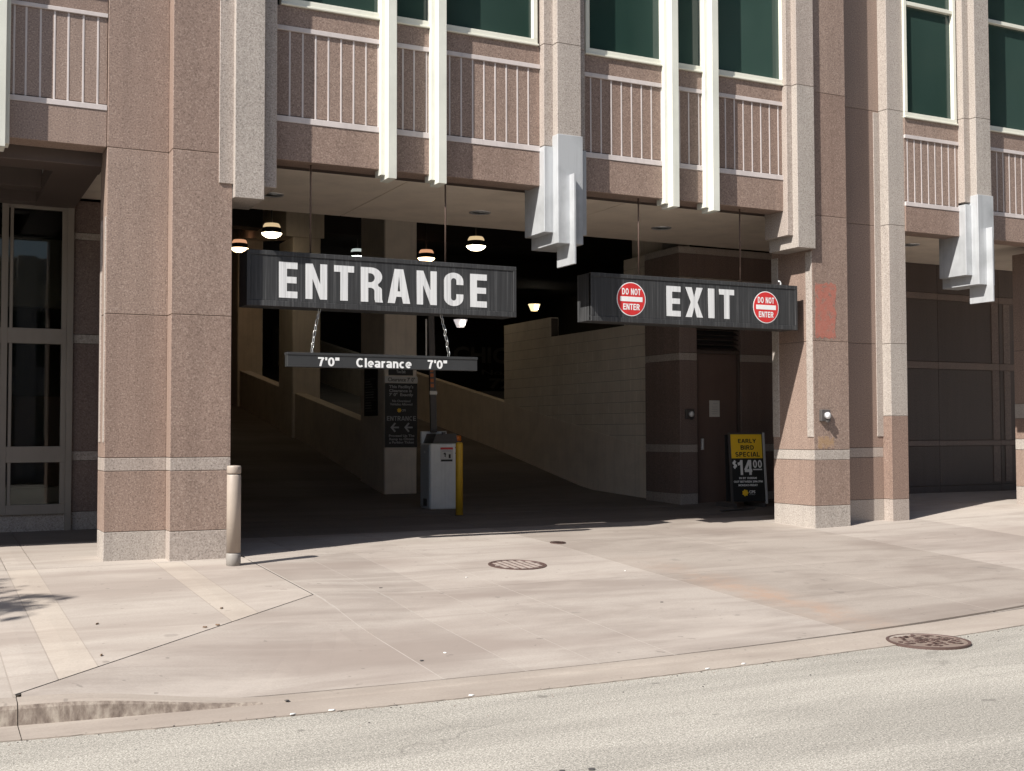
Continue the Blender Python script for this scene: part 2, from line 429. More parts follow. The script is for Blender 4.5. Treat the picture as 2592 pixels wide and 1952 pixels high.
def stroke_mesh(body, sw=SW, gap=.11):
    bm = bmesh.new(); x0 = 0; lay = 0
    for ch in body:
        wd, st = STROKES[ch]
        for pl_ in st:
            p = [Vector((x0+a, b)) for a, b in pl_]; lay += 1; z = .0006+.00012*(lay % 4)
            closed = (p[0]-p[-1]).length < 1e-4; L = []; n = len(p)
            for k in range(n):
                a = p[k]-p[k-1] if k else (p[-1]-p[-2] if closed else p[1]-p[0])
                b = p[k+1]-p[k] if k < n-1 else (p[1]-p[0] if closed else p[-1]-p[-2])
                a = a.normalized(); b = b.normalized(); t = (a+b).normalized(); nn = Vector((-t.y, t.x)); c = max(.55, nn.dot(Vector((-a.y, a.x))))
                L.append((p[k]+nn*sw/2/c, p[k]-nn*sw/2/c))
            V_ = [(bm.verts.new((u.x,u.y,z)), bm.verts.new((v.x,v.y,z))) for u, v in L]
            for q, r in zip(V_, V_[1:]): bm.faces.new((q[0], q[1], r[1], r[0]))
        x0 += wd+gap
    me = bpy.data.meshes.new('lettering'); bm.to_mesh(me); bm.free(); return me
def bold_on(parent, body, u0, u1, v0, v1, place, mat, sw=SW, gap=.11):
    me = fit(stroke_mesh(body, sw, gap), u0, u1, v0, v1, place)
    me.materials.append(MATS[mat]); return link('lettering', me, parent)

# big condensed capitals, unit height, width w
def arc(cx, cy, rx, ry, a0, a1, n=10):
    return [(cx+rx*math.cos(R(a0+(a1-a0)*i/n)), cy+ry*math.sin(R(a0+(a1-a0)*i/n))) for i in range(n+1)]
def glyph(ch, w):
    s, t = .225, .185
    if ch == 'E': return [[(0,0),(w,0),(w,t),(s,t),(s,.415),(w*.95,.415),(w*.95,.595),(s,.595),(s,1-t),(w,1-t),(w,1),(0,1)]]
    if ch == 'T': return [[(w/2-s/2,0),(w/2+s/2,0),(w/2+s/2,1-t),(w,1-t),(w,1),(0,1),(0,1-t),(w/2-s/2,1-t)]]
    if ch == 'I': return [[(0,0),(w,0),(w,1),(0,1)]]
    if ch == 'N':
        k = .20
        return [[(0,0),(k,0),(k,.58),(w-k-.005,0),(w,0),(w,1),(w-k,1),(w-k,.42),(k+.005,1),(0,1)]]
    if ch == 'X':
        k = .25
        return [[(0,0),(k,0),(w/2,.34),(w-k,0),(w,0),(w/2+k*.53,.5),(w,1),(w-k,1),(w/2,.66),(k,1),(0,1),(w/2-k*.53,.5)]]
    if ch == 'A':
        k = .22
        out = [(0,0),(k,0),(k+.045,.19),(w-k-.045,.19),(w-k,0),(w,0),(w/2+.135,1),(w/2-.135,1)]
        return [out, [(k+.085,.35),(w/2,.80),(w-k-.085,.35)]]
    if ch == 'C':
        rx = w/2; ry = .25
        out = arc(rx, 1-ry, rx, ry, 0, 180) + arc(rx, ry, rx, ry, 180, 360)
        inn = arc(rx, ry, rx-s, .085, 360, 180, 8)[0:] + arc(rx, 1-ry, rx-s, .085, 180, 0, 8)
        return [out+[(w,.36),(w-s,.36)]+inn+[(w-s,.64),(w,.64)]]
    if ch == 'R':
        out = [(0,0),(s,0),(s,.41),(w*.46,.41)] + arc(w*.46,.31,w*.54-s-.005,.10,90,0,5) + [(w-s-.005,.09),(w-s+.02,0),(w+.025,0),(w-.002,.09),(w-.008,.34)] + arc(w*.72,.355,w*.27,.115,0,68,5) + arc(w*.48,.735,w*.52,.265,-52,90,10) + [(0,1)]
        inn = [(s,.57),(w*.45,.57)] + arc(w*.45,.70,w*.55-s,.13,-90,90,8) + [(s,.83)]
        return [out, inn]

# ------------------------------------------------------------------ ground heights
def ss(a, b, x):
    t = max(0, min(1, (x-a)/(b-a))); return t*t*(3-2*t)
def edge(x):                                   # road / gutter line
    c = max(-4, min(12, x)); y = 7.14+.0155*(c-4.1)**2
    if x > 12: y += .0155*2*(12-4.1)*(x-12)*.5
    if x < -4: y += -.0155*2*(-8.1)*(-4-x)*.3
    return y
def back(x): return edge(x)+.46                # back of kerb
def diag(x): return 7.86+(x-.55)*1.0037
def zg(x, y):
    if y > 18:
        for (a, za), (b, zb) in zip(RAMP, RAMP[1:]):
            if y <= b: return za+(zb-za)*(y-a)/(b-a)
        return RAMP[-1][1]
    f = .36+.03*(y-13.2)
    if y < 13.2:
        zl = .155+.205*(y-7.8)/5.4; zd = .035+.325*(y-7.6)/5.6
        sd = (x-.55)*.708-(y-7.86)*.705
        s = max(sd, x-3.28)
        f = zl+(zd-zl)*ss(0, 1.1, s)
    return f+.022*max(0, min(5, x-11.5))*ss(8.5, 12, y)
RAMP = [(18,.504),(20.5,.60),(22,.86),(25,1.40),(32,2.50),(46,4.6)]

# ------------------------------------------------------------------ setting: ground, road, pavement
def sheet(name, xs, ylo, yhi, ny, zf, mat, parent=None, skirt=.05, drop=.004, kind=None):
    bm = bmesh.new(); g = []
    for i, x in enumerate(xs):
        col = []
        for j in range(ny+1):
            y = ylo(x)+(yhi(x)-ylo(x))*j/ny
            rim = i in (0, len(xs)-1) or j in (0, ny)
            col.append(bm.verts.new((x, y, zf(x, y)-(drop if rim else 0))))
        g.append(col)
    for i in range(len(xs)-1):
        for j in range(ny): bm.faces.new((g[i][j], g[i+1][j], g[i+1][j+1], g[i][j+1]))
    if skirt:
        bnd = [v for v in [c[0] for c in g]] + [v for v in g[-1][1:]] + [c[-1] for c in g[-2::-1]] + g[0][-2:0:-1]
        low = [bm.verts.new((v.co.x, v.co.y, v.co.z-skirt)) for v in bnd]
        n = len(bnd)
        for i in range(n): bm.faces.new((bnd[i], low[i], low[(i+1)%n], bnd[(i+1)%n]))
    o = link(name, mesh(bm, name, mat, False), parent)
    if kind: o['kind'] = kind
    return o
def lin(a, b, n): return [a+(b-a)*i/n for i in range(n+1)]
gx = lin(-400, 400, 2)
sheet('ground', gx, lambda x: -400, lambda x: 400, 2, lambda x, y: -.35, 'asphalt', skirt=0, drop=0, kind='structure')
sheet('road', lin(-60,-4,8)+lin(-3.5,13,40)+lin(14,60,10), lambda x: -9.5, edge, 6, lambda x, y: .0-.012*(7-y)*.02, 'asphalt', skirt=.3, drop=0, kind='structure')
pave = sheet('pavement', lin(-30,-4,8)+lin(-3.5,13,34)+lin(14,40,8), lambda x: back(x)+.004, lambda x: 16.9, 24, lambda x, y: zg(x, y)-.022, 'joint_pale', skirt=.3, drop=0, kind='structure')
G = .0045
def slab(x0, x1, lo, hi, mat, n=None, gap=G):
    nx = n or max(2, int((x1-x0)/.35))
    s = sheet('paving_slab', lin(x0+gap, x1-gap, nx), lambda x: lo(x)+gap, lambda x: hi(x)-gap, max(3, int((hi((x0+x1)/2)-lo((x0+x1)/2))/.4)), zg, mat, pave, skirt=.03, drop=.003)
    return s
K = lambda v: (lambda x: v)
# left walk (strips X .84-1.12 and 2.305-2.597 are the tan bands)
for a, b, mt in ((-30,-12,'conc_walk'),(-12,-6,'conc_walk'),(-6,-2.6,'conc_walk'),(-2.6,-2.3,'conc_strip'),(-2.3,-.9,'conc_walk'),(-.9,-.6,'conc_strip'),(-.6,.55,'conc_walk')):
    slab(a, b, lambda x: back(x)+.01, K(13.1), mt); slab(a, b, K(13.1), K(15.3), 'conc_walk'); slab(a, b, K(15.3), K(16.9), 'conc_floor')  # inner slabs darker: shade of the entry bay deepened by colour
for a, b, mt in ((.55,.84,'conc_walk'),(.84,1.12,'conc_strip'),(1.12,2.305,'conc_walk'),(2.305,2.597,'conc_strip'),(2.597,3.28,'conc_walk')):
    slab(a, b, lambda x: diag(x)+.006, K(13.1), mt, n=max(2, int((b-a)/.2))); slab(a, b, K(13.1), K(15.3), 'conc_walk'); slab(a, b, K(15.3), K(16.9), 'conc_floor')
# driveway apron
xs = [3.30,3.94,4.54,5.235,7.14,9.1,11.4,13.6,16,19,24,40]
sheet('paving_slab', lin(.60,3.294,12), lambda x: back(x)+.012, lambda x: diag(x)-.012, 5, zg, 'conc_drive', pave, skirt=.03, drop=.003)
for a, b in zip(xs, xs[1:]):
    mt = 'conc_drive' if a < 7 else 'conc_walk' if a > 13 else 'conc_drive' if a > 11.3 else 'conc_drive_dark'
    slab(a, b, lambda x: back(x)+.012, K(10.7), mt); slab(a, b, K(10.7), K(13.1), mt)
    slab(a, b, K(13.1), K(14.95), mt); slab(a, b, K(14.95), K(16.9), 'conc_floor' if a < 13 else mt)  # darker concrete from the shade line inward; part of the shade is colour
# flush joint filler between the slabs
def filler(x, ya, yb, mt, wd=.014):
    sheet('joint_filler', [x-wd, x, x+wd], K(ya), K(yb), max(3, int((yb-ya)/.3)), lambda a, b: zg(a, b)-.0035, mt, pave, skirt=0, drop=0)
for x in xs[:7]: filler(x, back(x)+.01, 13.1, 'joint_pale')
for x in (.84, 1.12, 2.305, 2.597): filler(x, diag(x)+.02, 13.1, 'joint_tan')
for x in (-.9, -.6, .55): filler(x, back(x)+.02, 13.1, 'joint_tan')
for y in (10.7, 13.1):
    sheet('joint_filler', lin(3.3, 13.6, 40), K(y-.014), K(y+.014), 1, lambda a, b: zg(a, b)-.0045, 'joint_tan', pave, skirt=0, drop=0)
# dark open joint along the apron edge
bm = bmesh.new()
pts = [(.50,7.82)]+[(x, diag(x)) for x in lin(.6,3.28,12)]
for (xa, ya), (xb, yb) in zip(pts, pts[1:]):
    nx_, ny_ = .0062, -.0062
    q = [(xa-nx_, ya-ny_), (xa+nx_, ya+ny_), (xb+nx_, yb+ny_), (xb-nx_, yb-ny_)]
    bm.faces.new([bm.verts.new((x, y, zg(x, y)-.010)) for x, y in q])
link('joint', mesh(bm, 'joint', 'joint_dark'), pave)
bm = bmesh.new()
for ya, yb in zip(lin(10.62,13.1,6), lin(10.62,13.1,6)[1:]):
    bm.faces.new([bm.verts.new((x, y, zg(x, y)-.012)) for x, y in ((3.278,ya),(3.292,ya),(3.292,yb),(3.278,yb))])
link('joint', mesh(bm, 'joint', 'joint_dark'), pave)
# kerb and gutter pieces
def kerb(x0, x1, n):
    bm = bmesh.new(); rows = []
    for x in lin(x0, x1, n):
        h = 1-ss(.75, 2.1, x); e = edge(x); b = back(x)
        jit = .004*math.sin(x*23)+.003*math.sin(x*57+1)
        rows.append([bm.verts.new(p) for p in ((x, e, -.08), (x, e+jit, .007), (x, e+.30, .02), (x, e+.318, .026+.085*h), (x, e+.333, .028+.104*h), (x, e+.352, .030+.115*h), (x, b, .033+.122*h), (x, b, -.08))])
    for ra, rb in zip(rows, rows[1:]):
        for k in range(7):
            f = bm.faces.new((ra[k], rb[k], rb[k+1], ra[k+1]))
            hh = 1-ss(.6, 1.95, ra[0].co.x)
            f.material_index = 1 if k in (2, 3) and hh > .0 else 0
    for r in (rows[0], rows[-1]): bm.faces.new(r)
    bmesh.ops.recalc_face_normals(bm, faces=bm.faces)
    return mesh(bm, 'kerb_stone', ['conc_kerb', 'kerb_worn_shade'])
kb = sheet('kerb', lin(-30,-4,8)+lin(-3.5,13,34)+lin(14,40,8), lambda x: edge(x)+.03, lambda x: back(x)-.03, 1, lambda x, y: -.0, 'conc_kerb', skirt=0, drop=0, kind='structure')
for a, b, n in ((-30,-6,20),(-6,-2.4,10),(-2.39,.560,14),(.566,6.42,90),(6.428,9.6,16),(9.608,14,14),(14.01,40,20)):
    link('kerb_stone', kerb(a, b, n), kb)
# garage floor
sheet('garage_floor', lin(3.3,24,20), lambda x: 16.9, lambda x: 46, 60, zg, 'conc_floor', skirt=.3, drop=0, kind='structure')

# ------------------------------------------------------------------ the building
B = thing('parking_garage', (7.3, 13.2, .36), 'pink granite parking garage with white ribbed spandrels above its drive-in opening', 'building')
F = 13.2
LV = [(.675,'granite_light'),(1.33,'granite_pink'),(1.475,'granite_light'),(3.04,'granite_pink'),(4.86,'granite_pink'),(6.66,'granite_pink'),(11,'granite_pink')]
def column(x0, x1, y0, y1, levels=LV, z0=.2, mt=None, splits=None):
    c = part('granite_column', B, 'mortar', (x0+.012, x1-.012, y0+.012, y1-.012, z0, levels[-1][0]-.01), bev=0)
    z = z0
    for top, mat_ in levels:
        part('granite_panel', c, mt if (mt and mat_ == 'granite_pink') else mat_, (x0, x1, y0, y1, z+.003, top-.003))
        z = top
    return c
# left column, its right half stands proud
cl = column(1.814, 2.466, 13.40, 13.89); cr = column(2.466, 3.122, 13.17, 14.1)
for y0, y1 in ((13.415,13.475),(13.70,13.80)):        # pale inlaid strips on its street side flank
    part('inlay_strip', cl, 'granite_light', (1.802, 1.817, y0, y1, 1.64, 4.1))
# right column
rc = column(11.47, 12.13, F, 14.1)
part('inlay_strip', rc, 'granite_light', (11.458, 11.473, 13.204, 13.335, 1.66, 4.33)); part('inlay_strip', rc, 'granite_light', (11.458, 11.473, 13.95, 14.098, 1.66, 4.33))
# painted-over patches on the right column
def patch(x0, x1, z0, z1, mat_, name, lbl):
    pts = []; n = 9
    for i in range(n): pts.append((x0+(x1-x0)*i/n, z0+rnd.uniform(-.03,.03)))
    for i in range(n): pts.append((x1+rnd.uniform(-.02,.02), z0+(z1-z0)*i/n))
    for i in range(n): pts.append((x1-(x1-x0)*i/n, z1+rnd.uniform(-.02,.02)))
    for i in range(n): pts.append((x0+rnd.uniform(0,.02), z1-(z1-z0)*i/n))
    o = link(name, mesh(prism_y(pts, 13.1975, 13.204), name, mat_), rc); o['label'] = lbl
patch(11.515, 11.90, 3.10, 3.88, 'red_patch', 'paint_patch', 'faded red paint patch on the granite')
patch(11.53, 11.83, 1.50, 1.665, 'yellow_patch', 'paint_patch', 'small yellowish patch on the granite')
# recess and slim pilaster right of it
rs = column(12.13, 13.07, 13.50, 14.1, [(.72,'granite_light'),(1.35,'granite_pink'),(1.495,'granite_light'),(3.06,'granite_pink'),(4.86,'granite_pink'),(6.62,'granite_pink'),(11,'granite_pink')])
fp = column(13.07, 13.40, 13.32, 14.1, [(.72,'granite_light'),(1.97,'granite_pink'),(3.06,'granite_light'),(4.86,'granite_light'),(6.62,'granite_light'),(11,'granite_light')])
part('inlay_strip', rs, 'granite_light', (12.95, 13.075, 13.488, 13.502, 1.66, 6.6))
# far right column
fc = column(16.74, 18.2, 13.32, 14.2, [(.80,'granite_light'),(1.42,'granite_pink'),(1.60,'granite_light'),(1.95,'granite_pink'),(2.2,'granite_light'),(3.1,'granite_pink'),(4.75,'granite_pink')])

def spandrel(x0, x1, zb, lb0, lb1, ub0, ub1, zt, ribs, y=F):
    s = part('spandrel', B, 'mortar', (x0, x1, y+.06, y+.30, zb+.02, zt), bev=0)
    part('granite_panel', s, 'granite_pink', (x0, x1, y, y+.32, zb, lb0-.002))
    part('granite_panel', s, 'granite_pink', (x0, x1, y+.014, y+.2, lb1+.014, ub0-.002))
    part('granite_panel', s, 'granite_pink', (x0, x1, y, y+.3, ub1+.002, zt))
    part('trim_band', s, 'band_white', (x0, x1, y-.008, y+.1, lb0, lb1), bev=.003)
    part('trim_band', s, 'band_white', (x0, x1, y-.008, y+.1, ub0, ub1), bev=.003)
    me = mesh(boxes([(-.010,.010,-.006,.01,0,ub0-lb1)], .002), 'rib', 'band_white')
    for x in ribs: link('rib', me, s, loc=(x, y+.016, lb1))
    return s
def window(x0, x1, zb, zt, y=F, transom=None, mull=()):
    wn = thing('window', (x0, y, zb), None, None); wn.parent = B; wn.location = Vector((x0, y, zb))-ORG[B.name]
    fw_ = .062
    L = [(x0,x1,y-.012,y+.10,zb,zb+fw_),(x0,x1,y-.012,y+.10,zt-fw_,zt),(x0,x0+fw_,y-.0115,y+.10,zb+fw_,zt-fw_),(x1-fw_,x1,y-.0115,y+.10,zb+fw_,zt-fw_)]
    part('frame', wn, 'frame_cream', *L)
    part('frame', wn, 'frame_cream', (x0-.01,x1+.01,y-.03,y+.05,zb-.028,zb-.002))
    xs_ = [x0+fw_]+list(mull)+[x1-fw_]; 
    for mx in mull: part('mullion', wn, 'frame_cream', (mx-.025,mx+.025,y+.0,y+.1,zb+fw_,zt-fw_))
    for a, b in zip(xs_, xs_[1:]):
        part('pane', wn, 'window_glass', (a,b,y+.055,y+.07,zb+fw_,zt-fw_), bev=0)
    if transom: part('transom', wn, 'frame_cream', (x0+fw_,x1-fw_,y-.005,y+.1,transom-.03,transom+.03))
    return wn
K_ = 1.0098; SP = 13.33
sx = lambda L: [x*K_ for x in L]
std = (4.90, 5.345, 5.415, 6.42, 6.476, 6.71)
b1 = lin(3.785,4.866,7)+[5.03,5.18,5.325,5.487,5.64,5.795]+lin(5.951,6.886,6)
b2 = lin(7.804,8.904,7)+[9.05,9.20,9.352,9.518,9.67,9.82]+lin(9.968,10.892,6)
spandrel(3.50, 7.115, *std, sx(b1), SP); spandrel(7.722, 11.30, *std, sx(b2), SP)
spandrel(-14, 1.808, 4.86, 5.26, 5.32, 6.285, 6.33, 6.53, [x*1.0167 for x in [.13,.28,.43,.58,.73,.85,.965,1.106,1.244,1.381,1.532,1.68]+[-.03-.156*i for i in range(60)]], 13.42)
RB = (4.78, 5.17, 5.235, 6.21, 6.265, 6.52)
spandrel(13.40, 14.53, *RB, lin(13.463,14.469,7), 13.3); spandrel(15.11, 18.2, *RB, lin(15.247,15.247+.141*20,20), 13.3)
window(3.715, 7.08, 6.74, 9.9, SP, mull=(5.05,5.69), transom=8.6); window(7.795, 11.123, 6.74, 9.9, SP, mull=(9.11,9.777), transom=8.6)
window(-1.9, 1.73, 6.56, 9.9, 13.42, mull=(.72,), transom=8.6); window(13.40, 14.50, 6.55, 9.9, 13.3, transom=8.31); window(15.15, 18.1, 6.55, 9.9, 13.3, transom=8.31)
# wall over the windows
for a, b, y in ((3.50,7.115,SP),(7.722,11.30,SP),(-14,1.808,13.42),(13.40,14.53,13.3),(15.11,18.2,13.3)):
    part('granite_panel', B, 'granite_pink', (a,b,y,y+.3,9.93,11))
# white fins, stepped
def fin(x0, zb=4.77, y=SP):
    f = thing('fin', (x0, y, zb), None, None); f.parent = B; f.location = Vector((x0, y, zb))-ORG[B.name]
    x1 = x0+.205
    part('fin_base', f, 'fin_white', (x0,x1,y-.065,y+.14,zb+.055,10.6), bev=.003)
    part('fin_blade', f, 'fin_white', (x0+.052,x1-.045,y-.175,y+.1,zb,10.6), bev=.003)
for x in (4.873, 5.517, 8.905, 9.565): fin(x*K_)
fin(.62, 4.72, 13.42); fin(-1.3, 4.72, 13.42)
# pilasters
def pilaster(x0, x1, zb, y=F, top=11, joints=(6.66,), m_='granite_light', a=.11, b=.23, ins=.13):
    p = part('pilaster', B, 'mortar', (x0+.02,x1-.02,y-a+.02,y+.3,zb+.02,top-.02), bev=0)
    zs = [zb]+list(joints)+[top]
    for za, zc in zip(zs, zs[1:]):
        part('granite_panel', p, m_, (x0,x1,y-a,y+.28,za+.003,zc-.003))
        part('granite_panel', p, m_, (x0+ins,x1-ins,y-b,y-a+.01,za+.003,zc-.003))
    return p
pc = pilaster(7.115, 7.722, 5.405, SP, joints=(6.72,))
def cap(p, x0, x1, y=F, dz=0, dx=0):
    ins = .12
    L1 = (x0-.008,x1+.008,y-.125,y+.42,4.25+dz,5.355+dz)
    c = part('metal_cap', p, 'silver', L1, bev=.004)
    part('cap_box', c, 'silver', (x0+ins,x1-ins,y-.255,y+.48,4.10+dz,5.497+dz), bev=.004)
    part('cap_blade', c, 'silver', (x0+ins+.17,x0+ins+.20,y-.365,y+.09,3.83+dz,4.985+dz), bev=.003)
cap(pc, 7.115, 7.722, SP, .04)
pr_ = pilaster(14.53, 15.11, 5.30, 13.3, joints=(6.62, 8.6)); cap(pr_, 14.53, 15.11, 13.3, -.09)
# hanging brackets beside the opening
def bracket(x0, x1, x2, x3, y1, y2, z1, z2):
    p = part('pilaster', B, 'mortar', (x0+.02,x3-.02,y1+.05,13.72,4.60,10.98), bev=0)
    for za, zc in ((z1,6.70),(6.70,11)): part('granite_panel', p, 'granite_light', (x0,x3,y1,13.75,za+(.003 if za > 5 else 0),zc-.003))
    for za, zc in ((z2,6.70),(6.70,11)): part('granite_panel', p, 'granite_light', (x1,x2,y2,13.77,za+(.003 if za > 5 else 0),zc-.003))
bracket(2.97, 3.127, 3.46, 3.62, 13.15, 13.075, 4.525, 4.365); bracket(11.065, 11.16, 11.476, 11.60, 13.235, 13.125, 4.54, 4.36)
# soffits
def soffit(x0, x1, y0, y1, z, joints=()):
    s = part('soffit', B, 'dark_ceiling', (x0,x1,y0,y1,z+.03,z+.3), bev=0)
    xs_ = [x0]+list(joints)+[x1]
    for a, b in zip(xs_, xs_[1:]): part('soffit_panel', s, 'soffit', (a+.006,b-.006,y0,y1,z,z+.028), bev=.003)
    part('edge_trim', s, 'brown_metal', (x0,x1,y0-.45,y0+.012,z-.03,z+.02))
    return s
soffit(3.3, 13.9, 14.10, 17.0, 5.0, (5.66, 8.98)); soffit(14.2, 24, 14.1, 16.6, 4.92, (18.2,))
soffit(1.86, 3.08, 14.58, 16.75, 4.90); 
# entry bay at the left: dropped brown beam, glazed lay-light, shopfront
lb = part('entry_beam', B, 'brown_metal', (-14,1.84,13.8,14.25,4.72,4.95)); part('entry_beam', B, 'brown_metal', (1.35,1.84,14.25,16.7,4.74,4.97)); part('entry_beam', B, 'brown_metal', (-14,1.35,15.7,16.0,4.80,5.1)); part('entry_beam', B, 'brown_metal', (-14,1.35,16.42,16.66,4.74,5.0))
part('lay_light', B, 'teal_glass', (-14,1.35,14.25,15.7,5.06,5.09)); part('lay_light', B, 'hall_wall', (-14,1.35,14.25,16.66,5.12,5.2))
sf = part('shopfront', B, 'granite_light', (-14,1.79,16.70,16.85,.3,.68))
part('frame', sf, 'store_frame', (-14,1.84,16.66,16.80,4.77,4.93), (1.765,1.845,16.64,16.80,.44,4.77), (.96,1.04,16.66,16.8,.68,4.77), (-.9,-.82,16.66,16.8,.68,4.77),
     (1.04,1.765,16.66,16.8,2.92,3.12), (1.04,1.765,16.66,16.8,1.36,1.57), (1.04,1.765,16.66,16.8,.68,.81), (-14,.96,16.66,16.8,2.92,3.12), (-14,.96,16.66,16.8,.68,.81))
part('frame', sf, 'store_frame', (1.04,1.765,16.685,16.78,4.70,4.77), (1.06,1.10,16.67,16.79,.81,4.70), (1.70,1.765,16.67,16.79,.81,4.70))
for z0_, z1_ in ((.81,1.36),(1.57,2.92),(3.12,4.70)): part('pane', sf, 'shop_glass', (1.04,1.765,16.72,16.73,z0_,z1_), bev=0)
for z0_, z1_ in ((.81,2.92),(3.12,4.77)): part('pane', sf, 'shop_glass', (-14,.96,16.72,16.73,z0_,z1_), bev=0)
# shop room behind it
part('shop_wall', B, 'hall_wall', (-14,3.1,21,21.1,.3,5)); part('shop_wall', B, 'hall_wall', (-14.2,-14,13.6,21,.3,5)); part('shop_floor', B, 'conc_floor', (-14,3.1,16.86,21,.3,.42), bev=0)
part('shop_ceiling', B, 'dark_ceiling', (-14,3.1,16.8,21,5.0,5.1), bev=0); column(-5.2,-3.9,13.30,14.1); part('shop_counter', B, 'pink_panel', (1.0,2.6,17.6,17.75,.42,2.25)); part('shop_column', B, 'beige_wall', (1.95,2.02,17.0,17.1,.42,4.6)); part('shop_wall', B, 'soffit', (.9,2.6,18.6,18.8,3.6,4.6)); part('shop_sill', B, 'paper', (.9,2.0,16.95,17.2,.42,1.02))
LVI = [(.70,'granite_light'),(1.376,'granite_brown'),(1.503,'granite_light'),(2.94,'granite_brown'),(3.062,'granite_light'),(4.333,'granite_brown'),(4.429,'granite_light'),(4.86,'granite_brown')]
column(1.85, 3.05, 16.70, 17.3, LVI)
# door wall in the alcove right of the ramps
LVD = [(.67,'granite_light'),(1.38,'granite_brown'),(1.52,'granite_light'),(2.98,'granite_brown'),(3.112,'granite_light'),(4.30,'granite_brown'),(4.445,'granite_light'),(4.85,'granite_brown'),(4.975,'granite_light')]
column(11.80, 12.165, 17.0, 18.09, LVD); column(13.12, 13.9, 17.0, 17.6, LVD)
up = column(12.168, 13.117, 17.0, 17.5, [(4.30,'granite_brown'),(4.445,'granite_light'),(4.85,'granite_brown'),(4.975,'granite_light')], z0=3.6)
dr = part('door', B, 'door_brown', (12.20,13.085,17.10,17.15,.47,3.11), bev=.004)
part('door_frame', dr, 'brown_metal', (12.165,12.20,17.03,17.2,.45,3.15), (13.085,13.12,17.03,17.2,.45,3.15), (12.165,13.12,17.03,17.2,3.11,3.17))
part('door_handle', dr, 'alu', (12.30,12.34,17.05,17.10,1.42,1.62))
lv = part('louvre', B, 'black_board', (12.17,13.115,17.2,17.25,3.17,3.60), bev=0)
for i in range(5):
    z = 3.185+i*.085
    link('slat', mesh(prism_x([(17.04,z),(17.05,z-.006),(17.15,z+.05),(17.14,z+.056)], 12.175, 13.11), 'slat', 'brown_metal'), lv)
part('alcove_wall', B, 'granite_brown', (13.9,14.1,14.1,17.6,.3,4.97)); part('hall_wall', B, 'hall_wall', (12.17,13.12,17.3,17.4,.3,3.6), bev=0)
# block wall beside the exit ramp
bw = link('block_wall', mesh(prism_x([(18.12,.3),(24.27,.9),(24.27,2.42),(18.12,1.42)], 12.012, 12.19), 'block_wall', 'beige_wall'), B)
# the poured ramp wall carries the blocks; same line runs on up the ramp
def ramp_top(y): return 1.42+(y-18.12)*(2.42-1.42)/6.15
blk = 0
BM = {}
def block_mesh(L):
    k = round(L, 2)
    if k not in BM: BM[k] = mesh(boxes([(0,.19,.003,k-.003,.003,.2055)], .003), 'block', 'block_paint')
    return BM[k]
for ya, yb, top in ((18.10,19.12,5.01),(19.12,22.03,3.74),(22.03,24.27,4.2)):
    for k in range(20):
        z = .84+k*.2085
        if z+.2085 > top+.03: continue
        cuts = [ya]+[y for y in [18.10+(.2 if k % 2 else 0)+.4*i for i in range(20)] if ya+.06 < y < yb-.06]+[yb]
        for a, b in zip(cuts, cuts[1:]):
            if z > ramp_top(b)-.62: link('block', block_mesh(b-a), bw, loc=(12.0, a, z)); blk += 1
part('block_core', bw, 'mortar', (12.012,12.17,18.11,19.11,1.3,5.0), (12.0125,12.17,19.11,22.02,1.6,3.70), (12.013,12.17,22.02,24.25,2.0,4.15), bev=0)
part('wall_pier', B, 'block_paint', (12.19,12.8,18.09,19.12,.4,6.2))
link('ramp_wall', mesh(prism_x([(18.11,.45),(20.5,.55),(22,.8),(25,1.3),(32,2.4),(44,4.2),(44,5.75),(24.27,2.42),(18.11,1.40)], 11.995, 12.0115), 'ramp_wall', 'beige_wall'), B)
link('ramp_wall', mesh(prism_x([(24.3,1.0),(44,4.0),(44,5.75),(24.3,2.425)], 12.012, 12.2), 'ramp_wall', 'beige_wall'), B)
# centre pillars and parapet between the ramps
part('pillar', B, 'beige_wall', (7.66,8.30,20.44,21.75,.5,7.3), bev=.02); part('pillar', B, 'beige_wall', (7.66,8.32,26.4,27.55,1.4,6.24), bev=.02); part('pillar', B, 'beige_wall', (7.66,8.34,31.6,33.0,2.3,7.3), bev=.02)
link('parapet', mesh(prism_x([(21.9,.7),(31.6,2.3),(31.6,3.40),(21.9,1.97)], 7.72, 8.0), 'parapet', 'beige_wall'), B)
link('parapet', mesh(prism_x([(33.0,2.5),(44,4.2),(44,5.2),(33.0,3.62)], 7.72, 8.0), 'parapet', 'beige_wall'), B)
link('hall_beam', mesh(prism_x([(26.4,6.24),(34,7.25),(26.4,7.25)], 7.5, 8.4), 'hall_beam', 'beige_wall'), B)
for y in (23, 28.5, 34): part('hall_beam', B, 'dark_ceiling', (3.3,24,y,y+.5,6.75,7.3))
# dark shell of the hall
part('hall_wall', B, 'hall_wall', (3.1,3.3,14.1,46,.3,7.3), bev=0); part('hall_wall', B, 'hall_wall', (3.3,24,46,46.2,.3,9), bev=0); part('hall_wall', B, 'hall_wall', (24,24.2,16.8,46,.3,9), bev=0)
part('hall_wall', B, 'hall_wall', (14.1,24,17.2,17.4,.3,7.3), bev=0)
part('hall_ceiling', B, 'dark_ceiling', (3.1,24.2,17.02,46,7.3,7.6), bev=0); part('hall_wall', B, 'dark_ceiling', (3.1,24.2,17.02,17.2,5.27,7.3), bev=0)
part('upper_floor', B, 'hall_wall', (-14,24.2,13.76,17.0,5.32,11), bev=0); part('upper_floor', B, 'conc_wall', (-14,24.2,17.0,46,7.62,11), bev=0)
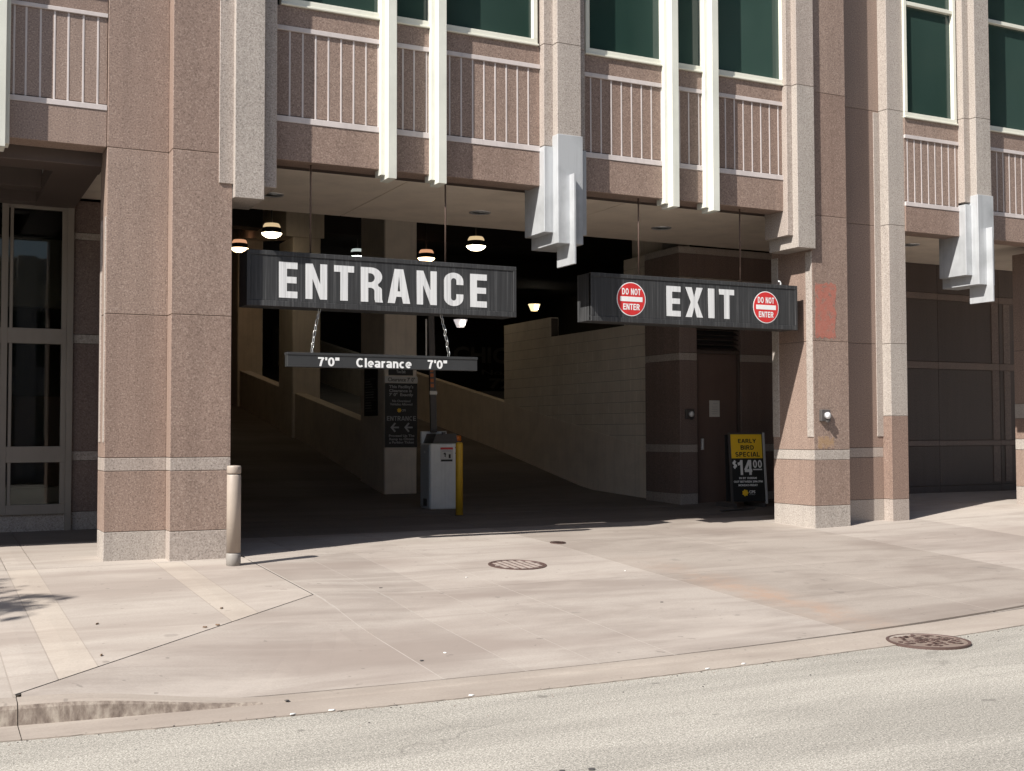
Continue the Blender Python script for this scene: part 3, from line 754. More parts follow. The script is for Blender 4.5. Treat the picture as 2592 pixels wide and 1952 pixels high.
# plain banded granite wall at the back of the right bay
rw = part('back_wall', B, 'mortar', (14.1,24,16.53,16.9,.3,4.93), bev=0)
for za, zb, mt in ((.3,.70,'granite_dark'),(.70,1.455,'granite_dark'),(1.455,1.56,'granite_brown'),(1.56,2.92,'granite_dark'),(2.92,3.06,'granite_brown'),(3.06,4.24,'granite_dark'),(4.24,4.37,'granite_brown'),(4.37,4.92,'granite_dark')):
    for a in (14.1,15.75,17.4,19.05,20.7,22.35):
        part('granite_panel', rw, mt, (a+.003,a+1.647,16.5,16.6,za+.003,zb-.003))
for za, zb in ((.75,1.455),(1.56,2.92),(3.06,4.24)): part('inlay_strip', rw, 'granite_brown', (18.83,19.02,16.49,16.502,za,zb)); part('inlay_strip', rw, 'granite_brown', (19.16,19.34,16.49,16.502,za,zb))

# ------------------------------------------------------------------ hanging signs
def hang_sign(name, x0, x1, label, rods):
    t = thing(name, ((x0+x1)/2, 13.4, 3.19), label, 'sign')
    y0 = 13.33
    part('sign_box', t, 'sign_face', (x0,x1,y0+.006,y0+.36,3.199,3.83), bev=.006)
    part('sign_panel', t, 'sign_face', (x0+.05,x1-.05,y0,y0+.03,3.262,3.778), bev=.002)
    part('edge_trim', t, 'sign_face', (x0,x1,y0-.008,y0+.05,3.78,3.834), (x0,x1,y0-.008,y0+.05,3.194,3.26), (x0,x0+.045,y0-.0075,y0+.05,3.26,3.78), (x1-.045,x1,y0-.0075,y0+.05,3.26,3.78), bev=.004)
    for rx in rods: link('hanger_rod', mesh(tube([(rx,13.46,3.82),(rx,13.46,5.02)], .011, 8), 'hanger_rod', 'rod_brown', True), t)
    return t
def big_letters(t, s, spans, z0, z1, y=13.3295):
    q = 1.006; z0 = 1.75+(z0-1.75)*q; z1 = 1.75+(z1-1.75)*q
    for ch, (a, b) in zip(s, [(a*q, b*q) for a, b in spans]):
        h = z1-z0
        me = curve_mesh(glyph(ch, (b-a)/h))
        for v in me.vertices: v.co = Vector((a+v.co.x*h, y-.0012-v.co.z, z0+v.co.y*h))
        me.materials.append(MATS['letter_white']); me.name = 'letter'; link('letter', me, t)
se = hang_sign('hanging_sign', 3.33, 6.765, 'long black hanging sign lettered ENTRANCE in white above the in lane', (4.115, 5.845))
big_letters(se, 'ENTRANCE', [(3.681,3.898),(3.994,4.253),(4.337,4.582),(4.666,4.933),(5.004,5.291),(5.377,5.640),(5.736,5.994),(6.086,6.315)], 3.288, 3.70)
sx_ = hang_sign('hanging_sign', 7.86, 11.30, 'black hanging sign lettered EXIT between two red do not enter discs', (8.69, 10.39))
big_letters(sx_, 'EXIT', [(8.99,9.22),(9.30,9.586),(9.676,9.78),(9.861,10.116)], 3.298, 3.706)
def disc(t, cx, cz, rx=.227, y=13.3295):
    def d(name, r, yy, mt, th=.0015):
        return prism_y([(cx+r*math.cos(2*math.pi*i/40), cz+r*math.sin(2*math.pi*i/40)) for i in range(40)], yy-th, yy), mt
    bm, mt = d('disc', rx, y, 'text_white'); o = link('warning_disc', mesh(bm, 'warning_disc', mt), t)
    bm, mt = d('face', rx-.012, y-.0017, 'sign_red'); link('disc_face', mesh(bm, 'disc_face', mt), o)
    pl = on_front(y-.0040)
    link('disc_bar', mesh(boxes([(cx-.175,cx+.175,y-.0045,y-.003,cz-.032,cz+.032)]), 'disc_bar', 'text_white'), o)
    bold_on(o, 'DO NOT', cx-.145, cx+.145, cz+.055, cz+.145, pl, 'text_white'); bold_on(o, 'ENTER', cx-.13, cx+.13, cz-.148, cz-.06, pl, 'text_white')
disc(sx_, 8.483, 3.508); disc(sx_, 10.733, 3.50)
# clearance bar on two chains
cb = thing('clearance_bar', (5.0, 13.32, 2.50), 'narrow black clearance bar chained below the ENTRANCE sign', 'clearance bar')
part('bar', cb, 'bar_black', (3.81,6.22,13.33,13.44,2.504,2.66), bev=.003)
part('top_rail', cb, 'bar_black', (3.805,6.225,13.324,13.45,2.643,2.673), bev=.002)
pl = on_front(13.3285)
bold_on(cb, '7\'0"', 4.172, 4.431, 2.516, 2.623, pl, 'text_white', .185, .075)
bold_on(cb, 'Clearance', 4.639, 5.342, 2.514, 2.625, pl, 'text_white', .185, .075)
bold_on(cb, '7\'0"', 5.552, 5.810, 2.516, 2.623, pl, 'text_white', .185, .075)
def linkmesh():
    bm = bmesh.new(); n = 14; k = 5; rw, rl, rr = .016, .042, .0045; rings = []
    for i in range(n):
        a = 2*math.pi*i/n; c = Vector((rw*math.cos(a), 0, rl*math.sin(a))); nrm = Vector((math.cos(a)/rw, 0, math.sin(a)/rl)).normalized()
        rings.append([bm.verts.new(c+(nrm*math.cos(2*math.pi*j/k)+Vector((0,1,0))*math.sin(2*math.pi*j/k))*rr) for j in range(k)])
    for i in range(n):
        a, b = rings[i], rings[(i+1) % n]
        for j in range(k): bm.faces.new((a[j], b[j], b[(j+1)%k], a[(j+1)%k]))
    bmesh.ops.recalc_face_normals(bm, faces=bm.faces); return mesh(bm, 'chain_link', 'chain_steel', True)
lm = linkmesh()
for (xa, za, xb, zb) in ((4.214,3.21,4.113,2.66),(5.75,3.21,5.863,2.66)):
    ch = thing('chain', (xb, 13.39, zb), None, None); ch.parent = cb; ch.location = Vector((xb,13.39,zb))-ORG[cb.name]
    n = 8
    for i in range(n):
        f = (i+.5)/n; sag = .012*math.sin(math.pi*f)
        o = link('chain_link', lm, ch, loc=(xa+(xb-xa)*f-sag*(1 if xb < xa else -1), 13.39, za+(zb-za)*f))
        o.rotation_euler = (rnd.uniform(-.1,.1), math.atan2(xa-xb, za-zb), R(90*(i % 2)+20))

# ------------------------------------------------------------------ downlights and hall lamps
def downlight(x, y, z, label, group=None):
    t = thing('downlight', (x, y, z), label, 'light', group)
    link('trim_ring', mesh(lathe([(.16,-.001),(.16,-.012),(.125,-.012),(.12,-.002)], 28, (x,y,z), False), 'trim_ring', 'alu', True), t)
    link('reflector', mesh(lathe([(.122,-.006),(.01,-.003)], 28, (x,y,z), True), 'reflector', 'cabinet_grey', True), t)
downlight(4.30, 15.85, 5.0, 'round recessed downlight in the soffit above the ENTRANCE sign, near the left column')
downlight(7.42, 15.8, 5.0, 'round recessed downlight in the soffit between the two hanging signs')
downlight(10.60, 15.75, 5.0, 'round recessed downlight in the soffit above the EXIT sign')
downlight(15.1, 14.9, 4.92, 'recessed downlight over the right shopfront, beside the slim pilaster'); downlight(16.4, 14.9, 4.92, 'recessed downlight over the right shopfront, behind the silver cap')
def lamp(x, y, z, kind, label):
    t = thing('high_bay_lamp', (x, y, z), label, 'lamp', 'lit lamps hanging in the garage hall')
    s = '' if kind == 'w' else '_orange' if kind == 'o' else '_cool'
    c = (x, y, z)
    link('lens', mesh(lathe([(.02,-.105),(.12,-.09),(.19,-.045),(.225,.0)], 26, c), 'lens', 'lamp_lens'+s, True), t)
    link('band', mesh(lathe([(.228,-.004),(.225,.012),(.205,.03),(.20,.115),(.185,.12)], 26, c), 'band', 'dark_plastic', True), t)
    link('glass_cap', mesh(lathe([(.19,.115),(.185,.16),(.155,.21),(.08,.215)], 26, c), 'glass_cap', 'lamp_cap'+s, True), t)
    link('stem', mesh(tube([(x,y,z+.2),(x,y,7.31)], .02, 8), 'stem', 'dark_plastic'), t)
lamp(6.89,25.40,6.10,'w','cream lit lamp hanging in the hall above the left end of the ENTRANCE sign')
lamp(7.24,29.73,6.40,'o','orange lit lamp half hidden behind the granite column')
lamp(11.15,31.95,6.74,'c','cool white lit lamp beside the tall centre pillar, half hidden by it')
lamp(11.73,28.25,6.24,'o','warm lit lamp just over the ENTRANCE sign, right of the centre pillar')
lamp(11.33,24.34,5.97,'w','warm lit lamp hanging under the soffit above the right end of the ENTRANCE sign')
def conelamp(x, y, z, mt, label, s=1):
    t = thing('cone_lamp', (x, y, z), label, 'lamp', 'prismatic lamps deep in the garage hall')
    link('prism_glass', mesh(lathe([(.13*s,-.14*s),(.24*s,.12*s)], 12, (x,y,z), False), 'prism_glass', mt), t)
    for dx in (-.05, .05): link('bulb', mesh(lathe([(.02,-.09*s),(.035,.0),(.02,.08*s)], 10, (x+dx,y-.2*s,z)), 'bulb', 'lamp_bulb', True), t)
    link('top_plate', mesh(lathe([(.245*s,.12*s),(.245*s,.14*s)], 12, (x,y,z)), 'top_plate', 'dark_plastic'), t)
    link('stem', mesh(tube([(x,y,z+.13),(x,y,7.31)], .02, 8), 'stem', 'dark_plastic'), t)
conelamp(16.72,37.2,5.49,'lamp_prism','grey prismatic cone lamp under the right end of the ENTRANCE sign'); conelamp(21.6,41.0,6.62,'lamp_prism_warm','yellow prismatic cone lamp between the two hanging signs')

# ------------------------------------------------------------------ pillar signs and dark mural board
ps = thing('pillar_sign', (7.98, 20.43, 1.46), 'tall black notice board on the centre pillar with ENTRANCE and two arrows', 'sign')
part('board', ps, 'black_board', (7.665,8.30,20.42,20.438,1.463,2.645), bev=.002)
part('header', ps, 'paper', (7.66,8.305,20.417,20.437,2.652,2.77), bev=.002)
part('upper_board', ps, 'black_board', (7.735,8.215,20.42,20.438,2.79,3.10), bev=.002)
pl = on_front(20.4185)
text_on(ps, 'Please Pay When\nYou Exit', 7.80, 8.15, 2.83, 2.97, pl, 'text_grey', .02)
text_on(ps, 'Clearance 7\' 0"', 7.72, 8.25, 2.675, 2.75, on_front(20.416), 'text_black', .015)
text_on(ps, "This Facility's\nClearance is\n7' 0\"  Exactly", 7.74, 8.22, 2.39, 2.61, pl, 'text_grey', .025, align='LEFT')
text_on(ps, 'No Oversized\nVehicles Allowed', 7.76, 8.20, 2.235, 2.34, pl, 'text_grey', .015)
bold_on(ps, 'ENTRANCE', 7.70, 8.27, 1.95, 2.04, pl, 'text_grey', .16)
for cx in (7.85, 8.12):
    link('arrow', mesh(prism_y([(cx-.08,1.83),(cx-.0,1.92),(cx+.025,1.90),(cx-.025,1.845),(cx+.085,1.845),(cx+.085,1.815),(cx-.025,1.815),(cx+.025,1.76),(cx,1.74)], 20.4155, 20.4195), 'arrow', 'text_grey'), ps)
text_on(ps, 'Proceed Up The\nRamp to Obtain\na Parking Ticket', 7.74, 8.24, 1.52, 1.70, pl, 'text_grey', .02)
def blob(cx, cz, r, y, lobes=7):
    return prism_y([(cx+r*(1+.13*math.cos(lobes*a))*math.cos(a), cz+r*(1+.13*math.cos(lobes*a))*math.sin(a)) for a in [2*math.pi*i/42 for i in range(42)]], y-.002, y)
link('emblem', mesh(blob(7.94,2.145,.038,20.4188), 'emblem', 'sign_yellow'), ps); text_on(ps, 'CPS', 7.985, 8.07, 2.125, 2.165, pl, 'text_grey', .02)
ns = thing('notice_board', (7.65, 21.1, 1.9), 'narrow black notice board of small print on the flank of the centre pillar', 'sign')
part('board', ns, 'black_board', (7.64,7.659,20.78,21.48,2.05,3.0), bev=.002)
side = lambda u, q, d: Vector((7.639-d, 22.26-u, q))
text_on(ns, 'Notice', 20.85, 21.30, 2.82, 2.95, side, 'text_grey', .03)
for k in range(13):
    z = 2.74-k*.05; L_ = .56 if k % 4 == 0 else rnd.uniform(.25,.5)
    part('print_line', ns, 'text_grey', (7.6375,7.6405,21.42-L_,21.42,z,z+(.006 if k % 4 == 0 else .016)), bev=0)
mb = thing('mural_board', (17, 33, 3.0), 'big dark board lettered CHICAGO deep in the garage hall', 'sign')
part('board', mb, 'black_board', (13.2,20.0,33.0,33.1,3.0,4.72), bev=.01); part('board_leg', mb, 'dark_plastic', (13.4,13.5,33.02,33.1,2.55,3.0), (19.7,19.8,33.02,33.1,2.55,3.0))
text_on(mb, 'CHICAGO', 14.6, 18.2, 3.86, 4.36, on_front(32.998), 'text_dim', .03); text_on(mb, 'No. 5', 15.55, 16.8, 3.50, 3.66, on_front(32.998), 'text_dim', .02); text_on(mb, '72', 15.8, 16.6, 3.08, 3.40, on_front(32.998), 'text_dim', .03)

# ------------------------------------------------------------------ barrier gate and posts
gz = zg(7.6, 17.8)
bgate = thing('barrier_gate', (7.64, 17.9, gz), 'white barrier gate cabinet with raised dark arm and small orange beacon', 'barrier gate')
part('cabinet', bgate, 'cabinet_white', (7.405,7.875,17.65,18.07,gz,1.56), bev=.012)
part('service_door', bgate, 'cabinet_grey', (7.393,7.408,17.69,18.05,gz+.03,1.54), bev=.003)
link('lock', mesh(lathe([(.018,0),(.018,.012)], 12), 'lock', 'alu'), bgate, loc=(7.392,17.86,1.42)).rotation_euler = (0, R(-90), 0)
part('vent', bgate, 'dark_plastic', (7.388,7.394,17.78,17.92,gz+.05,gz+.17), bev=0)
link('hood', mesh(prism_y([(7.44,1.562),(7.875,1.562),(7.85,1.715),(7.50,1.715)], 17.64, 18.05), 'hood', 'dark_plastic'), bgate)
part('arm_plate', bgate, 'cabinet_white', (7.41,7.86,18.055,18.10,1.56,1.755), bev=.004)
part('arm_hub', bgate, 'dark_plastic', (7.60,7.66,17.62,17.66,1.70,1.745))
wl = part('warning_label', bgate, 'paper', (7.575,7.795,17.646,17.6505,1.265,1.495), bev=0)
part('label_stripe', wl, 'sign_red', (7.575,7.795,17.6445,17.6475,1.462,1.495), bev=0); part('label_stripe', wl, 'gum', (7.585,7.785,17.6445,17.6475,1.268,1.30), bev=0)
link('label_picture', mesh(prism_y([(7.63,1.335),(7.65,1.36),(7.645,1.385),(7.62,1.39),(7.655,1.415),(7.675,1.39),(7.665,1.36),(7.675,1.33),(7.66,1.34),(7.655,1.355)], 17.6445, 17.6475), 'label_picture', 'text_black'), wl)
part('label_picture', wl, 'text_black', (7.72,7.755,17.6445,17.6475,1.32,1.385), bev=0); part('label_picture', wl, 'text_grey', (7.60,7.77,17.6445,17.6475,1.425,1.432), (7.61,7.76,17.6445,17.6475,1.44,1.447), bev=0)
link('beacon', mesh(lathe([(.07,0),(.072,.06),(.06,.085),(.02,.09)], 18, (7.90,17.72,1.60)), 'beacon', 'orange_lens', True), bgate); link('beacon_base', mesh(lathe([(.05,-.04),(.05,.0)], 14, (7.90,17.72,1.60)), 'beacon_base', 'dark_plastic'), bgate)
for z in (1.49, 1.40): part('bolt', bgate, 'dark_plastic', (7.835,7.85,17.643,17.65,z-.008,z+.008), bev=0)
arm = link('arm', mesh(prism_y([(7.555,1.74),(7.66,1.74),(7.60,3.85),(7.50,3.85)], 17.98, 18.03), 'arm', 'dark_plastic'), bgate)
def ax_(z): return 7.607-(z-1.74)*.0265
for i in range(5):
    z = 2.48+i*.085
    link('reflector', mesh(prism_y([(ax_(z)-.045,z),(ax_(z)+.01,z+.0),(ax_(z)+.01,z+.055),(ax_(z)-.045,z+.055)], 17.976, 17.9805), 'reflector', 'reflect_orange'), arm)
part('clamp', arm, 'paper', (7.52,7.65,17.955,17.979,2.36,2.42)); part('counter_strip', arm, 'paper', (7.45,7.475,17.97,17.985,3.0,3.6))
def zpost(x, y): return zg(x, y)-.01
yp = thing('steel_post', (7.475, 16.68, zpost(7.475,16.68)), 'yellow steel post guarding the barrier gate cabinet', 'bollard')
z = zpost(7.475,16.68)
link('tube', mesh(lathe([(.057,-.1),(.057,1.10),(.05,1.125),(.02,1.135)], 20, (7.475,16.68,z)), 'tube', 'post_yellow', True), yp)
link('foot_collar', mesh(lathe([(.075,0),(.075,.012),(.058,.016)], 20, (7.475,16.68,z)), 'foot_collar', 'dark_plastic'), yp)
z = zg(3.03,12.62)-.004
bo = thing('bollard', (3.03, 12.62, z), 'tan painted pipe bollard at the foot of the left granite column', 'bollard')
link('sleeve', mesh(lathe([(.074,.14),(.074,.955),(.068,.965)], 32, (3.03,12.62,z)), 'sleeve', 'bollard_tan', True), bo)
link('groove', mesh(lathe([(.063,.95),(.063,1.0)], 32, (3.03,12.62,z), False), 'groove', 'dark_plastic', True), bo)
link('cap', mesh(lathe([(.068,.975),(.074,.985),(.074,1.045),(.070,1.058),(.03,1.062)], 32, (3.03,12.62,z)), 'cap', 'bollard_tan', True), bo)
link('base_tube', mesh(lathe([(.076,-.05),(.076,.125),(.070,.135)], 32, (3.03,12.62,z)), 'base_tube', 'galv', True), bo)

# ------------------------------------------------------------------ sandwich board
az0 = zg(12.5,16.1)
af = thing('sandwich_board', (12.5, 16.1, az0), 'early bird special sandwich board with yellow head and black face beside the brown door', 'sandwich board')
tilt = R(6); ang = R(-14)
def ap(u, q, d, off=0):     # board plane: u across, q up, leaning back
    x = u*math.cos(ang)-(-d-off)*0; y = u*math.sin(ang)
    p = Vector((12.5, 16.0, az0+.06)) + Vector((math.cos(ang), math.sin(ang), 0))*u + Vector((math.sin(ang)*-1, math.cos(ang), 0))*0
    nrm = Vector((math.sin(ang), -math.cos(ang), 0))
    return p + Vector((0,0,1))*(q*math.cos(tilt)) - nrm*(q*math.sin(tilt)) + nrm*(d+off)
def aboard(name, u0, u1, q0, q1, d0, d1, mt, parent):
    bm = boxes([(u0,u1,d0,d1,q0,q1)], .002)
    for v in bm.verts: v.co = ap(v.co.x, v.co.z, v.co.y)
    bmesh.ops.recalc_face_normals(bm, faces=bm.faces); return link(name, mesh(bm, name, mt), parent)
fr = aboard('front_panel', -.31, .31, .04, 1.19, -.02, 0, 'black_board', af)
aboard('yellow_head', -.29, .275, .765, 1.17, -.001, .003, 'sign_yellow', fr)
aboard('side_rail', .29, .325, .0, 1.20, -.03, .02, 'alu', fr); aboard('side_rail', -.325, -.29, .0, 1.20, -.03, .012, 'dark_plastic', fr); aboard('top_rail', -.29, .29, 1.17, 1.20, -.03, .012, 'dark_plastic', fr)
apl = lambda u, q, d: ap(u, q, d, .0045)
apb = lambda u, q, d: ap(u, q, d, .0015)
for tx, u0, u1, q0, q1 in (('EARLY',-.155,.17,1.02,1.095),('BIRD',-.115,.125,.905,.985),('SPECIAL',-.215,.225,.79,.872)): bold_on(fr, tx, u0, u1, q0, q1, apl, 'text_black')
bold_on(fr, '$', -.275, -.195, .59, .735, apb, 'text_white'); bold_on(fr, '14', -.185, .075, .485, .74, apb, 'text_white', .2); bold_on(fr, '00', .095, .255, .60, .735, apb, 'text_white', .17)
aboard('underline', .095, .255, .565, .585, 0, .003, 'text_white', fr)
text_on(fr, 'IN BY 10:00AM', -.165, .15, .415, .45, apb, 'text_white', .03); text_on(fr, 'OUT BETWEEN 2PM-7PM', -.265, .255, .355, .39, apb, 'text_white', .03); text_on(fr, 'MONDAY-FRIDAY', -.185, .165, .295, .33, apb, 'text_white', .03)
me = mesh(blob(0,0,.052,0), 'emblem', 'sign_yellow')
for v in me.vertices: v.co = ap(-.07+v.co.x, .185+v.co.z, -v.co.y, .001)
link('emblem', me, fr); text_on(fr, 'CPS', 0, .11, .175, .225, apb, 'text_white', .03); text_on(fr, 'Parking', 0, .11, .145, .162, apb, 'text_grey', .02)
bk = link('back_panel', mesh(boxes([(-.31,.31,0,.02,.04,1.17)], .002), 'back_panel', 'black_board'), af, loc=(12.5+.12*math.sin(-ang), 16.20, az0+.05)); bk.rotation_euler = (R(-2), 0, ang)
for u in (-.26, .26):
    p = ap(u, 0, -.02); part('foot', af, 'dark_plastic', (p.x-.03,p.x+.03,p.y-.02,p.y+.5,az0-.005,az0+.07))
fp_ = thing('floor_plate', (12.0, 15.75, zg(12,15.75)), 'thin dark base plate lying on the floor beside the sandwich board', 'plate')
z = zg(12.05,15.75)
bm = boxes([(-.30,.42,-.06,.06,.002,.02)], .002)
for v in bm.verts: v.co = Vector((12.0+v.co.x*math.cos(.15)-v.co.y*math.sin(.15), 15.75+v.co.x*math.sin(.15)+v.co.y*math.cos(.15), z+.003+v.co.z))
link('plate', mesh(bm, 'plate', 'dark_plastic'), fp_)

# ------------------------------------------------------------------ small wall things
pn = thing('paper_notice', (12.6, 17.09, 2.0), 'white paper notice taped to the brown door', 'notice')
part('sheet', pn, 'paper', (12.49,12.71,17.093,17.0985,2.0,2.29), bev=0)
for k, z in enumerate((2.23,2.17,2.13,2.09,2.05)): part('print_line', pn, 'text_grey', (12.54 if k else 12.57,12.66,17.0915,17.0935,z,z+.008), bev=0)
def wallbox(x, y, z, label, s=1):
    t = thing('wall_box', (x, y, z), label, 'wall box')
    part('housing', t, 'dark_plastic', (x-.085*s,x+.085*s,y-.055,y+.004,z-.085*s,z+.085*s), bev=.008)
    o = link('dial_ring', mesh(lathe([(.05,0),(.052,.03),(.047,.036)], 24), 'dial_ring', 'alu', True), t, loc=(x+.012,y-.052,z)); o.rotation_euler = (R(90),0,0)
    o = link('dial', mesh(lathe([(.044,0),(.04,.04),(.015,.048)], 24), 'dial', 'text_white', True), t, loc=(x+.012,y-.052,z)); o.rotation_euler = (R(90),0,0)
    part('tab', t, 'dark_plastic', (x-.01,x+.03,y-.09,y-.05,z-.10*s,z-.07*s), bev=.003)
wallbox(11.65, F, 1.968, 'square dark wall box with round white dial on the sunlit right column'); wallbox(11.98, 17.0, 2.045, 'square dark wall box with round dial in the shade beside the brown door')
hk = thing('wire_hook', (11.06, 13.40, 3.83), 'small pale hook of wire on top of the EXIT sign', 'hook')
link('wire', mesh(tube([(11.06,13.40,3.82),(11.06,13.40,3.865),(11.045,13.40,3.89),(11.02,13.40,3.895)], .012, 8), 'wire', 'text_white', True), hk)

# ------------------------------------------------------------------ covers in the ground
def cover(cx, cy, r, label, zf, bars=True, name='manhole_cover'):
    z = zf(cx, cy); t = thing(name, (cx, cy, z), label, 'manhole cover')
    sl_ = (zf(cx, cy+.3)-zf(cx, cy-.3))/.6; sx2 = (zf(cx+.3, cy)-zf(cx-.3, cy))/.6
    def ad(bm, dz):
        for v in bm.verts: v.co = Vector((cx+v.co.x, cy+v.co.y, z+dz+v.co.z+v.co.x*sx2+v.co.y*sl_))
        return bm
    link('frame_ring', mesh(ad(lathe([(r*1.0,-.02),(r*1.0,.0075),(r*.93,.0075),(r*.92,.002)], 44, cap=False), 0), 'frame_ring', 'iron'), t)
    link('lid', mesh(ad(lathe([(r*.925,-.02),(r*.925,.0035),(r*.02,.0035)], 44), 0), 'lid', 'iron' if bars else 'iron_mid'), t)
    if bars:
        n = 6
        for i in range(n):
            x = (i-(n-1)/2)*r*.25; L_ = math.sqrt(max(0, (r*.80)**2-x*x))
            for a, b in ((-L_,-L_*.36),(-L_*.30,L_*.30),(L_*.36,L_)):
                bm = boxes([(x-r*.075,x+r*.075,a,b,.003,.0085)], .001)
                link('tread_bar', mesh(ad(bm, 0), 'tread_bar', 'iron_worn'), t)
        for s_ in (-1, 1):
            bm = boxes([(s_*r*.74-.03,s_*r*.74+.03,-.012,.012,.003,.0085)], .001); link('tread_bar', mesh(ad(bm, 0), 'tread_bar', 'iron_worn'), t)
    else:
        bm = bmesh.new()
        for i in range(110):
            a = rnd.uniform(0, 6.28); q = r*.82*math.sqrt(rnd.random()); x, y = q*math.cos(a), q*math.sin(a)
            abox(bm, x-.014, x+.014, y-.014, y+.014, .003, .0075)
        o = link('studs', mesh(ad(bm, 0), 'studs', 'iron'), t); o['kind'] = 'stuff'
cover(5.962, 11.735, .325, 'round barred iron manhole cover in the middle of the driveway', zg)
cover(7.218, 13.085, .10, 'small plain iron valve cover near the shade line of the driveway', zg, False, 'valve_cover')
cover(7.49, 7.26, .335, 'round rusty manhole cover straddling the gutter and the street', lambda x, y: .012, False)

# ------------------------------------------------------------------ litter
def bit(x, y, sx_, sy_, mt, label, grp, name, zf=zg, h=.006, rot=None):
    z = zf(x, y); n = 9
    ps_ = [(sx_*(1+rnd.uniform(-.3,.3))*math.cos(2*math.pi*i/n), sy_*(1+rnd.uniform(-.3,.3))*math.sin(2*math.pi*i/n)) for i in range(n)]
    a = rnd.uniform(0,3.14) if rot is None else rot
    bm = bmesh.new(); lo = []; hi = []
    for px_, py_ in ps_:
        u, v = px_*math.cos(a)-py_*math.sin(a), px_*math.sin(a)+py_*math.cos(a)
        lo.append(bm.verts.new((u, v, .0005))); hi.append(bm.verts.new((u*.9, v*.9, h)))
    bm.faces.new(lo[::-1]); bm.faces.new(hi)
    for i in range(n): bm.faces.new((lo[i], lo[(i+1)%n], hi[(i+1)%n], hi[i]))
    bmesh.ops.recalc_face_normals(bm, faces=bm.faces)
    o = link(name, mesh(bm, name, mt), None, loc=(x, y, z+.001)); return lab(o, label, 'litter', grp)
zr = lambda x, y: .0015
for x, y in ((1.30,9.9),(2.05,9.45),(2.16,9.5),(1.18,8.75),(2.35,10.2)):
    bit(x, y, .019, .007, 'leaf_litter', 'curled brown leaf scrap lying on the pale paving', 'leaf scraps on the paving', 'leaf_scrap', h=.01)
for x, y in ((4.05,10.9),(3.35,8.15),(2.15,7.50),(6.3,9.4)):
    bit(x, y, .017, .014, 'gum', 'flat dark gum spot trodden into the driveway concrete', 'gum spots on the driveway', 'gum_spot', h=.003)
for x, y in ((2.1,7.20),(2.35,7.19),(3.3,7.17),(5.2,7.17),(5.55,7.20),(4.9,7.5)):
    bit(x, y, .022, .009, 'white_litter', 'scrap of white paper lying along the gutter edge', 'paper scraps along the gutter', 'paper_scrap', zf=lambda x, y: .009, rot=rnd.uniform(-.3,.3))
for x, y in ((5.1,11.2),(6.9,11.0),(3.6,8.3)):
    bit(x, y, .012, .009, 'white_litter', 'tiny white crumb of paper on the driveway concrete', 'paper crumbs on the driveway', 'paper_crumb')
for x, y in ((3.0,5.4),(3.15,5.36)):
    bit(x, y, .022, .018, 'gum', 'small dark spot of gum on the grey street', 'gum spots on the street', 'gum_spot', zf=zr, h=.003)

bm = bmesh.new(); r4 = random.Random(11)
for i in range(500):
    x = r4.uniform(-3, 12); q = edge(x)+r4.gauss(-.01, .035) if i % 3 else edge(x)+r4.uniform(-.6,.1)
    a = r4.uniform(.0015,.0045); z = .006 if q > edge(x) else .0
    abox(bm, x-a, x+a*r4.uniform(.6,1.6), q-a, q+a, z-.002, z+a*.9, 0 if r4.random() < .3 else 1)
o = link('gutter_grit', mesh(bm, 'gutter_grit', ['gum', 'conc_kerb'])); lab(o, 'loose dark grit and crumbs along the gutter edge', 'grit', kind='stuff')
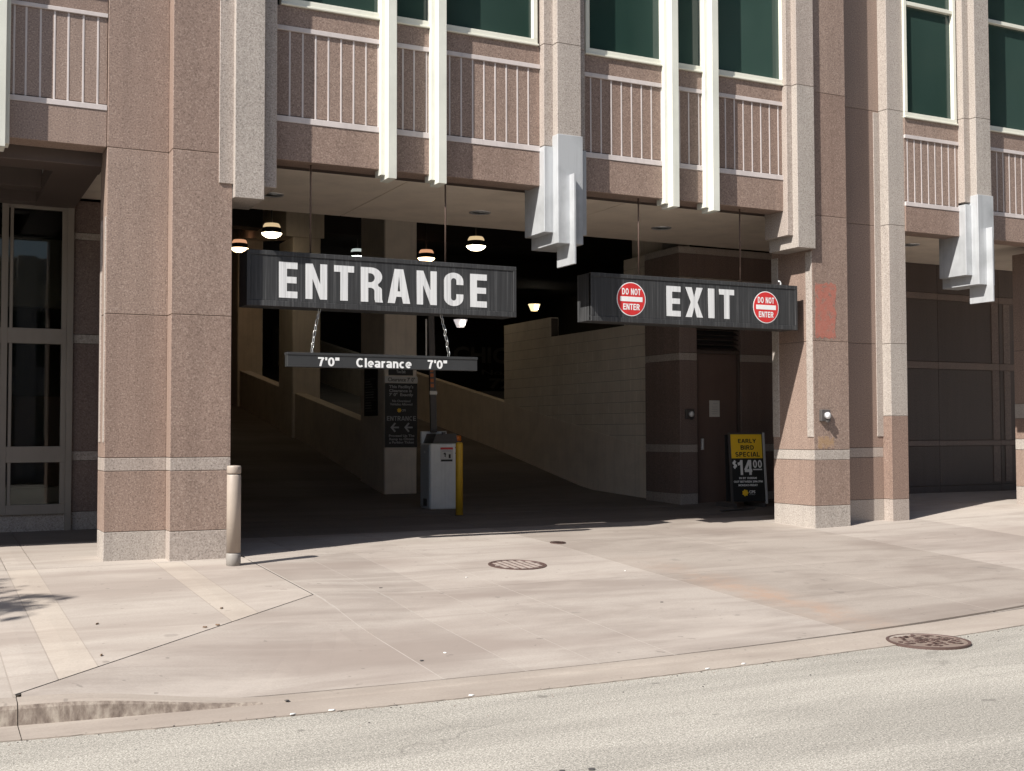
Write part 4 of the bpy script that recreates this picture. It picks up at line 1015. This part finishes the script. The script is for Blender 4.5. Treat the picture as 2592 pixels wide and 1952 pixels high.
# ------------------------------------------------------------------ street tree beyond the frame (casts the leaf shade on the walk)
tr = thing('street_tree', (-6.3, 9.15, zg(-6.3,9.15)), 'leafy street tree on the pavement outside the left shopfront', 'tree')
base = Vector((-6.3,9.15,zg(-6.3,9.15)))
bm = tube([base-Vector((0,0,.1)), base+Vector((.03,0,1.2)), base+Vector((-.02,.04,2.4)), base+Vector((.05,.02,3.9)), base+Vector((.0,.05,6.2))], [.11,.085,.075,.06,.02], 10)
for k in range(9):
    a = k*2.4; z0_ = 3.2+k*.3
    st = base+Vector((0,0.02,z0_)); en = st+Vector((math.cos(a)*1.1, math.sin(a)*1.1, .9))
    b2_ = tube([st, st.lerp(en,.5)+Vector((0,0,.12)), en], [.035,.022,.008], 6)
    tmp = bpy.data.meshes.new('tmp'); b2_.to_mesh(tmp); b2_.free(); bm.from_mesh(tmp); bpy.data.meshes.remove(tmp)
link('trunk', mesh(bm, 'trunk', 'bark', True), tr)
bm = bmesh.new(); r3 = random.Random(3)
clumps = [(Vector((r3.uniform(-1,1), r3.uniform(-1,1), r3.uniform(-1,1)))) for _ in range(60)]
clumps = [c for c in clumps if c.length < 1][:30]
for c in clumps:
    cc = base+Vector((c.x*1.6, c.y*1.6, 5.5+c.z*1.6)); rr = r3.uniform(.35,.6)
    for _ in range(85):
        d = Vector((r3.gauss(0,1), r3.gauss(0,1), r3.gauss(0,1))).normalized()*rr*r3.random()**.4
        p = cc+d; n_ = Vector((r3.gauss(0,1), r3.gauss(0,1), r3.gauss(.5,1))).normalized(); u = n_.orthogonal().normalized(); v = n_.cross(u)
        s = r3.uniform(.05,.09)
        bm.faces.new([bm.verts.new(p+q) for q in (u*s*1.5, v*s*.7, -u*s*1.5, -v*s*.7)])
link('crown', mesh(bm, 'crown', 'foliage'), tr)

# ------------------------------------------------------------------ buildings across the street (added unseen; heights and gap shape sky light and reflections)
def block_of(name, label, x0, x1, floors, mt):
    ob = thing(name, ((x0+x1)/2, -16, -.05), label, 'building'); H_ = 1+floors*3.3+1
    part('wall', ob, mt, (x0,x1,-30,-16.3,-.2,H_), bev=0)
    for k in range(floors):
        z = 1+k*3.3; part('floor_band', ob, mt, (x0,x1,-16.31,-15.9,z+2.2,z+3.3), bev=0)
        part('window_strip', ob, 'window_glass', (x0+.1,x1-.1,-16.32,-16.2,z,z+2.2), bev=0)
    n = int((x1-x0)/3.1)
    for k in range(n): part('pier', ob, mt, (x0+k*3.1,x0+.7+k*3.1,-16.33,-15.7,0,H_), bev=0)
block_of('added_tall_block', 'unseen tall dark brown block added across the street to darken reflections and sky', 12, 70, 8, 'brown_metal')
block_of('added_low_block', 'unseen low grey concrete block added across the street, kept low for sky light', -40, 9, 2, 'conc_wall')
print('blocks', blk)
